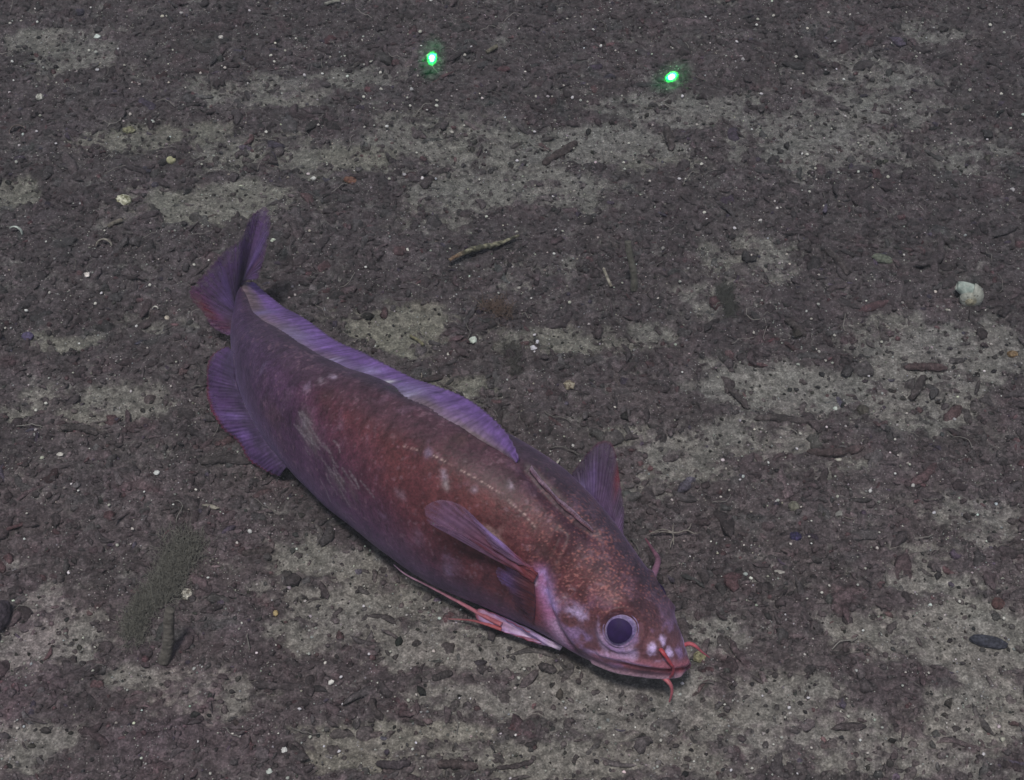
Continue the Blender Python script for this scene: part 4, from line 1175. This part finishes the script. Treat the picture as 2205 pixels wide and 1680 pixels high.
# little white shell bits, one object each
M_BITS = []
for k in range(7):
    V, F = lump_geo(1, .85, .6, .5, 3.7 * k + .3, 1.5, 7, 9)
    sh = [(.66,.66,.62), (.50,.49,.46), (.72,.74,.74), (.46,.47,.42), (.60,.56,.54), (.68,.66,.72), (.42,.44,.42)][k]
    o = mesh("white_shell_bit", V, F, M_SHELL, None, np.tile(np.array(sh), (len(V), 1)))
    M_BITS.append(o)
Q = {(0,0): [(90,215),(190,200),(785,80),(1075,575),(1125,1000),(485,1250),(330,40),(110,545),(120,705),(350,1010),(320,1145),(480,1370),(145,1410),(1740,1430),(1980,1400),(1940,600),(1730,645),(770,450),(830,465),(1325,1065),(2150,105)],
 (551,0): [(1415,290),(1805,65),(2065,160),(345,345),(130,495),(160,545),(255,450),(575,650),(420,660),(1080,785),(930,850),(1075,640),(1395,665),(1330,925),(1560,880),(1130,1360),(1150,1555),(1925,1560),(1795,1095),(1690,1155),(615,1430),(1385,1330),(1130,1105),(1020,1095),(540,1090),(1855,415),(1800,490),(990,545),(1475,960),(480,1060)],
 (1102.5,0): [(2115,180),(2105,230),(1935,375),(1100,255),(475,175),(765,410),(700,270),(890,450),(1875,135),(945,840),(205,845),(345,845),(520,855),(650,890),(590,880),(445,750),(290,955),(195,1150),(1005,1250),(1590,1090),(2145,825),(1465,845),(45,1400),(970,1470),(1185,1575),(1440,1555),(1495,1560),(1670,1375),(1630,1430),(855,1325),(525,1290),(960,1415)],
 (1653.7,0): [(45,150),(575,370),(240,505),(1275,500),(1330,210),(1910,230),(2030,295),(705,140),(880,640),(650,700),(1735,790),(2005,825),(860,1185),(775,1245),(1885,1215),(1720,1250),(605,1500),(405,1465),(415,1560),(335,1345),(1240,1145),(1140,950),(1430,1525),(1030,1540),(355,1665),(545,1120),(1225,855)],
 (0,420): [(430,855),(878,860),(825,950),(230,1010),(425,1590),(635,1545),(1520,1450),(1475,1660),(400,415),(905,320),(1675,615),(1295,790),(50,1160),(1760,1190)],
 (886.5,420): [(905,330),(330,475),(1215,25),(1057,1362),(1058,1220),(1360,940),(1240,1145),(748,857),(1930,1050),(1813,770),(1300,325),(745,435),(2120,905),(1225,520)],
 (1370,420): [(845,300),(585,165),(325,465),(1140,765),(1080,920),(1565,955),(1505,1080),(1705,1225),(1545,1340),(1630,1440),(2000,1570),(395,1540),(1010,1200),(990,530),(1570,700),(1890,740),(1350,1230),(375,760),(2110,1280)],
 (1437.8,839.8): [(1110,520),(810,345),(1140,390),(2055,215),(1955,440),(1980,575),(1955,735),(865,640),(620,785),(530,877),(1458,932),(945,965),(1145,1020),(1235,1140),(1215,1275),(1235,1335),(1055,1340),(655,1350),(2020,1185),(1820,1240),(1800,1375),(2080,655),(1700,1550),(455,935)],
 (1653.7,1259.7): [(525,18),(770,12),(460,80),(335,130),(1645,155),(2025,300),(385,475),(975,440),(815,405),(1155,880),(1180,765),(1380,770),(675,990),(345,985),(180,1070),(690,1145),(145,1152),(615,1240),(115,1325),(45,1385),(790,1350),(1605,1210),(1535,1200),(370,1415),(250,1635),(35,1645),(980,1240),(855,1460)],
 (551,1259.7): [(280,65),(935,22),(1155,195),(1448,213),(930,195),(735,805),(1050,855),(980,608),(748,1040),(380,1080),(635,1590),(720,1445),(470,1320),(1383,957),(1315,1005),(1160,585),(195,1290),(1755,985),(1850,990),(1440,1490),(460,605),(175,530),(640,855)],
 (0,1259.7): [(940,315),(335,270),(320,188),(1100,917),(155,1245),(1815,1635),(1880,1285),(2085,340),(805,750),(1690,1130)],
 (0,839.8): [(400,130),(1145,1210),(945,1005),(1495,1000),(1015,1350),(2045,1330),(1795,1630),(1245,890),(235,1075),(680,880)],
 (1102.5,1403.8): [(105,160),(345,190),(815,420),(1280,775),(1465,285),(1830,465),(2155,390),(2065,1015),(1885,1030),(1250,1000),(1565,955),(290,1035),(440,440),(460,495),(155,405),(275,360)]}
k = 0; BITS = []
for (ox, oy), L_ in Q.items():
    for (a, b) in L_:
        px, py = ox + a / 4, oy + b / 4
        P = on_ground(px, py)
        if k < 7: o = M_BITS[k]
        else: o = M_BITS[random.randrange(7)].copy(); C.objects.link(o)
        r = random.uniform(2.2, 4.2) * pxsize(P)
        o.location = P + np.array([0, 0, r * .5 + .0006]); o.scale = (r, r, r)
        o.rotation_euler = (random.uniform(-.5, .5), random.uniform(-.5, .5), random.uniform(0, 6.28))
        tag(o, "tiny white shell bit", "shell bit", "tiny white shell bits scattered over the mud")
        BITS.append((o, px, py)); k += 1
LAND = [(2084, 645, "the snail shell"), (930, 126, "the left laser spot"), (1446, 166, "the right laser spot"), (267, 436, "the crusty whitish pebble"), (278, 283, "the yellowish crusted pebble"),
        (755, 391, "the orange-brown pebble"), (1045, 545, "the mottled twig"), (1365, 570, "the upright grey tube"), (1019, 735, "the notched white chip"), (1154, 900, "the small round white shell"),
        (560, 480, "the tail fin's tip"), (450, 860, "the anal fin"), (360, 1370, "the thick muddy tube"), (404, 1282, "the knobbly crusted stone"), (1000, 1335, "the pelvic fin's tip"),
        (1440, 1500, "the chin barbel"), (1525, 1415, "the far snout barbel"), (1447, 1158, "the cross-shaped strand"), (1857, 885, "the dark round pellet"), (1800, 970, "the rusty pellet"),
        (1712, 1157, "the indigo lump"), (2128, 1385, "the blue-black pebble"), (1990, 795, "the reddish sausage pellet"), (33, 506, "the bluish white curved shell"), (225, 534, "the crescent shell rim"),
        (60, 727, "the lilac-grey pebble"), (4, 1330, "the dark purple lump"), (1205, 335, "the long slanting pellet"), (1381, 1609, "the upright white chip"), (612, 1616, "the bottom white chip"),
        (1900, 560, "the green-grey flat stone"), (338, 1020, "the curled white chip"), (86, 212, "the speckled round pebble"), (990, 1648, "the thick reddish-brown pellet")]
DIRS = ["right of", "below right of", "below", "below left of", "left of", "above left of", "above", "above right of"]
RANK = ["nearest", "second", "third", "fourth", "fifth", "sixth", "seventh", "eighth", "ninth", "tenth", "eleventh", "twelfth", "thirteenth", "fourteenth", "fifteenth"]
cells = {}
for o, px, py in BITS:
    ld_ = min(LAND, key=lambda L: math.hypot(px - L[0], py - L[1]))
    dn = DIRS[int(round(math.atan2(py - ld_[1], px - ld_[0]) / (math.pi / 4))) % 8]
    cells.setdefault((ld_[2], dn), []).append((math.hypot(px - ld_[0], py - ld_[1]), o))
for (ln, dn), L_ in cells.items():
    L_.sort(key=lambda t: t[0])
    for i, (d_, o) in enumerate(L_):
        if len(L_) == 1: o["label"] = "the only tiny white shell bit close %s %s" % (dn, ln)
        else: o["label"] = "tiny white shell bit %s %s, %s" % (dn, ln, "nearest to it" if i == 0 else RANK[min(i, 14)] + " away from it")

# mottled twig
def twig():
    pts = [(968,572),(1000,556),(1035,545),(1070,538),(1095,528),(1118,519)]
    P = np.array([on_ground(*p) for p in pts]); c = P.mean(0); s = pxsize(c)
    Qp = resample(P, 60) - c + np.array([0, 0, .0028])
    t = np.linspace(0, 1, 60); R = s * (2.2 + 3.6 * np.sin(np.pi * np.clip(t * .9 + .1, 0, 1))) 
    V, F = tube_geo(Qp, R, 14, .45, 4.)
    n_ = fbm(V[:, 0] * 500, V[:, 1] * 500, V[:, 2] * 500, 3)
    cc = mottle(V, (.085, .085, .065), (.30, .29, .21), 520, .15)
    tt_ = np.clip(np.arange(len(V)) // 14, 0, 59) / 59
    e = sm(.24, .10, tt_)[:, None]; cc = cc * (1 - e * .6) + np.array([.24, .13, .09]) * e * .6
    return put("encrusted_twig", V, F, M_ROCK, c, cc, "long yellowish mottled twig lying on dark mud right of the tail", "twig")
twig()
def stick(pts, rpx, colr, label, seed=0., name="worm_tube", r1=None, cat="worm tube", zz=.0012, lump=.2):
    P = np.array([on_ground(*p) for p in pts]); c = P.mean(0); s = pxsize(c)
    Qp = resample(P, 40) - c + np.array([0, 0, zz]); R = s * np.linspace(rpx, r1 or rpx, 40)
    V, F = tube_geo(Qp, R, 12, lump, seed)
    return put(name, V, F, M_TUBE, c, mottle(V, np.array(colr) * .7, np.array(colr) * 1.2, 400), label, cat)
stick([(1299,582),(1306,600),(1316,622)], 3.2, (.30,.28,.24), "short pale thin broken tube left of the upright grey tube", 1.)
stick([(235,493),(250,484),(264,479)], 4.5, (.17,.155,.135), "short pale brown tube end above the crescent shell rim", 2.)
stick([(884,728),(900,738),(912,748)], 3.5, (.22,.21,.14), "thin pale yellowish tube on the olive patch beyond the dorsal fin", 3.)
stick([(1070,105),(1058,112),(1048,118)], 4.5, (.15,.14,.11), "short brownish tube right of the left green laser spot", 4.)
stick([(700,14),(718,9),(733,6)], 3.5, (.26,.26,.24), "pale sliver at the top edge left of centre", 5., name="shell_sliver", cat="shell fragment")

# upright tubes
def upright(px0, py0, px1, py1, r0, r1, colr, label, seed, rings=True):
    B_ = on_ground(px0, py0); s = pxsize(B_)
    depth = proj(B_)[2] - 0.004
    Tp = along(px1, py1, depth - (abs(py1 - py0) * s) * .35)
    Pn = np.linspace(0, 1, 60)[:, None]; P = B_ * (1 - Pn) + Tp * Pn + np.array([.0005, 0, 0]) * np.sin(Pn * 5)
    P[:, 2] = np.maximum(P[:, 2], B_[2] - .002 + 0 * P[:, 2])
    R = s * (np.linspace(r0, r1, 60) * (1 + .015 * np.sin(np.arange(60) * 1.1) + .03 * np.sin(np.arange(60) * .31)))
    c = B_.copy()
    V, F = tube_geo(P - c, R, 18, .10, seed)
    return put("upright_worm_tube", V, F, M_TUBE, c, mottle(V, np.array(colr) * .85, np.array(colr) * 1.15, 300), label, "worm tube")
upright(1365,625,1355,520,8,7,(.115,.112,.100),"upright smooth grey tube standing in dark mud, centre right",1.)
tb_ = upright(352,1425,370,1312,13,11,(.125,.115,.105),"thick upright muddy tube standing near the lower left corner",2.)

# feathery tufts
def tuft(px, py, tips, label, colr, nfil=260, spread=22, r=.00012, seed=0, lift=.3, cat='feathery tuft', ln=26, curl=.9):
    rg = np.random.default_rng(seed)
    B_ = on_ground(px, py); s = pxsize(B_); d0 = proj(B_)[2]
    path = resample(np.array([(px, py)] + list(tips), float), 60)
    Vs, Fs, Cs, off = [], [], [], 0
    for i in range(nfil):
        f = rg.uniform(0, 1) ** .9; cx, cy = path[int(f * 59)]
        cx += rg.normal(0, spread * (.45 + .6 * f)); cy += rg.normal(0, spread * (.45 + .6 * f) * .8)
        hgt = math.hypot(cx - px, cy - py) * s
        Q0 = along(cx, cy, d0)                         # stands a little above the mud
        g0 = at(cx, cy, 0.0)
        P0 = g0 + (CO - g0) / np.linalg.norm(CO - g0) * (.0015 + hgt * lift * rg.uniform(.2, 1.1))
        d = rg.normal(0, 1, 3) * np.array([.8, 1, .6]) + np.array([.15, .9, .6]); d /= np.linalg.norm(d)
        P = [P0]; L_ = ln * s * rg.uniform(.5, 1.4) / 8
        for _ in range(8):
            d = d + rg.normal(0, curl * .35, 3); d /= np.linalg.norm(d); P.append(P[-1] + d * L_)
        P = np.array(P); P[:, 2] = np.maximum(P[:, 2], .0006)
        V, F = tube_geo(P, np.linspace(r, r * .4, 9), 4)
        Vs.append(V[:-2]); Fs.append(F[0] + off); off += len(V) - 2
        Cs.append(np.tile(np.array(colr) * rg.uniform(.85, 1.2), (len(V) - 2, 1)))
    o = mesh("feathery_tuft", np.concatenate(Vs) - B_, np.concatenate(Fs), M_TUBE, None, np.concatenate(Cs))
    o.location = B_
    return tag(o, label, cat)
tuft(295,1385,[(285,1360),(310,1310),(345,1275),(375,1230),(392,1190),(402,1165)],"large blurry dark grey-green feathery tuft beside the thick muddy tube, lower left",(.165,.162,.146),5200,21,.00010,3,.07)
tuft(1572,680,[(1570,660),(1562,640),(1556,622)],"small dark grey feathery tuft on dark mud right of centre",(.085,.086,.082),700,8,.00011,4,.2,ln=18)
tuft(1106,812,[(1106,790),(1100,765),(1098,745)],"small dark feathery tuft beyond the dorsal fin, middle of the view",(.095,.090,.088),700,9,.00011,5,.2,ln=18)
tuft(1040,660,[(1058,664),(1075,668),(1092,676)],"tangle of thin reddish brown roots above the notched white chip",(.14,.10,.085),160,10,.00014,6,.1,'root tangle',ln=34,curl=1.4)

# branching strand beside the head
def strand():
    c0 = on_ground(1447,1158)
    Vs, Fs, off = [], [], 0
    for arm in [[(1447,1158),(1428,1156),(1410,1157),(1397,1160)],[(1447,1158),(1430,1151),(1412,1154),(1400,1158)],[(1447,1158),(1462,1157),(1478,1153),(1492,1159),(1506,1157)],[(1447,1158),(1448,1146),(1449,1138)],[(1447,1158),(1449,1170),(1449,1184)],[(1449,1170),(1444,1180),(1442,1190)],[(1478,1153),(1484,1146),(1487,1138)]]:
        P = np.array([on_ground(*p) for p in arm]) + np.array([0, 0, .0026])
        V, F = tube_geo(resample(P, 24) - c0, np.linspace(.00032, .00014, 24), 8, .2, 1.)
        Vs.append(V[:-2]); Fs.append(F[0] + off); off += len(V) - 2
    V = np.concatenate(Vs)
    o = mesh("branching_strand", V, np.concatenate(Fs), M_SHELL, None, mottle(V, (.13, .115, .105), (.22, .20, .185), 500))
    o.location = c0
    return tag(o, "thin pale cross-shaped branching strand on the mud beyond the fish's head", "strand")
strand()

# ------------------------------------------------------------------ laser spots: two green beams falling on small clods added to catch them
def laser(px, py, label, ang, rx, ry, rol=0.0):
    P = on_ground(px, py); s = pxsize(P)
    V, F = lump_geo(rx * s, ry * s, .0016, .28, px * .01, 2.0, 14, 20)
    c = mottle(V, (.16, .15, .14), (.30, .30, .28), 700)
    put("laser_lit_clod", V, F, M_PEL, P + np.array([0, 0, .0006]), c, label, "mud clod", None, (0, 0, ang))
    back = norm(CO + np.array([0.0015, 0, .002]) - P)        # the beams leave beside the lens
    for en, dist, deg, blend_, colr in ((330.0, .34, 1.0, .9, (.0, 1.0, .08)), (2.0, .28, 4.5, 1.0, (.02, 1.0, .25)), (300.0, .155, 1.0, .9, (.7, 1.0, .75))):
        src = P + back * dist
        ld = bpy.data.lights.new("laser_beam", 'SPOT')
        ld.spot_size = math.radians(deg); ld.spot_blend = blend_
        ld.energy = en * (dist / .22)**2; ld.color = colr; ld.shadow_soft_size = .0006
        lo = bpy.data.objects.new("laser_beam", ld); C.objects.link(lo)
        lo.location = src
        lo.rotation_euler = (Vector(back.tolist()).to_track_quat('Z', 'Y') @ Quaternion((0, 0, 1), rol)).to_euler()
        lo.scale = (1.0, .62, 1.0)
laser(930, 126, "small mud clod added under the left bright green laser spot with a white core", 1.4, 8, 14, math.radians(80))
laser(1446, 166, "small mud clod added under the right bright slanting green laser spot", .6, 13, 8, math.radians(35))

# ------------------------------------------------------------------ the water's own faint haze
hz = bpy.data.materials.new("water_haze"); hz.use_nodes = True
hn = hz.node_tree.nodes; hl = hz.node_tree.links
hn.remove(hn["Principled BSDF"])
pv_ = hn.new("ShaderNodeVolumePrincipled")
pv_.inputs['Color'].default_value = (.74, .80, .88, 1); pv_.inputs['Density'].default_value = HAZE
pv_.inputs['Anisotropy'].default_value = 0.0
hl.new(pv_.outputs[0], hn["Material Output"].inputs['Volume'])
V = np.array([[x_, y_, z_] for x_ in (-13, 13) for y_ in (-13, 13) for z_ in (-1.02, .62)], float)
F = np.array([[0, 1, 3, 2], [4, 6, 7, 5], [0, 4, 5, 1], [2, 3, 7, 6], [0, 2, 6, 4], [1, 5, 7, 3]])
hb = mesh("haze", V, F, hz, smooth=False); hb["kind"] = "stuff"; hb["label"] = "faint bluish haze of the deep water"
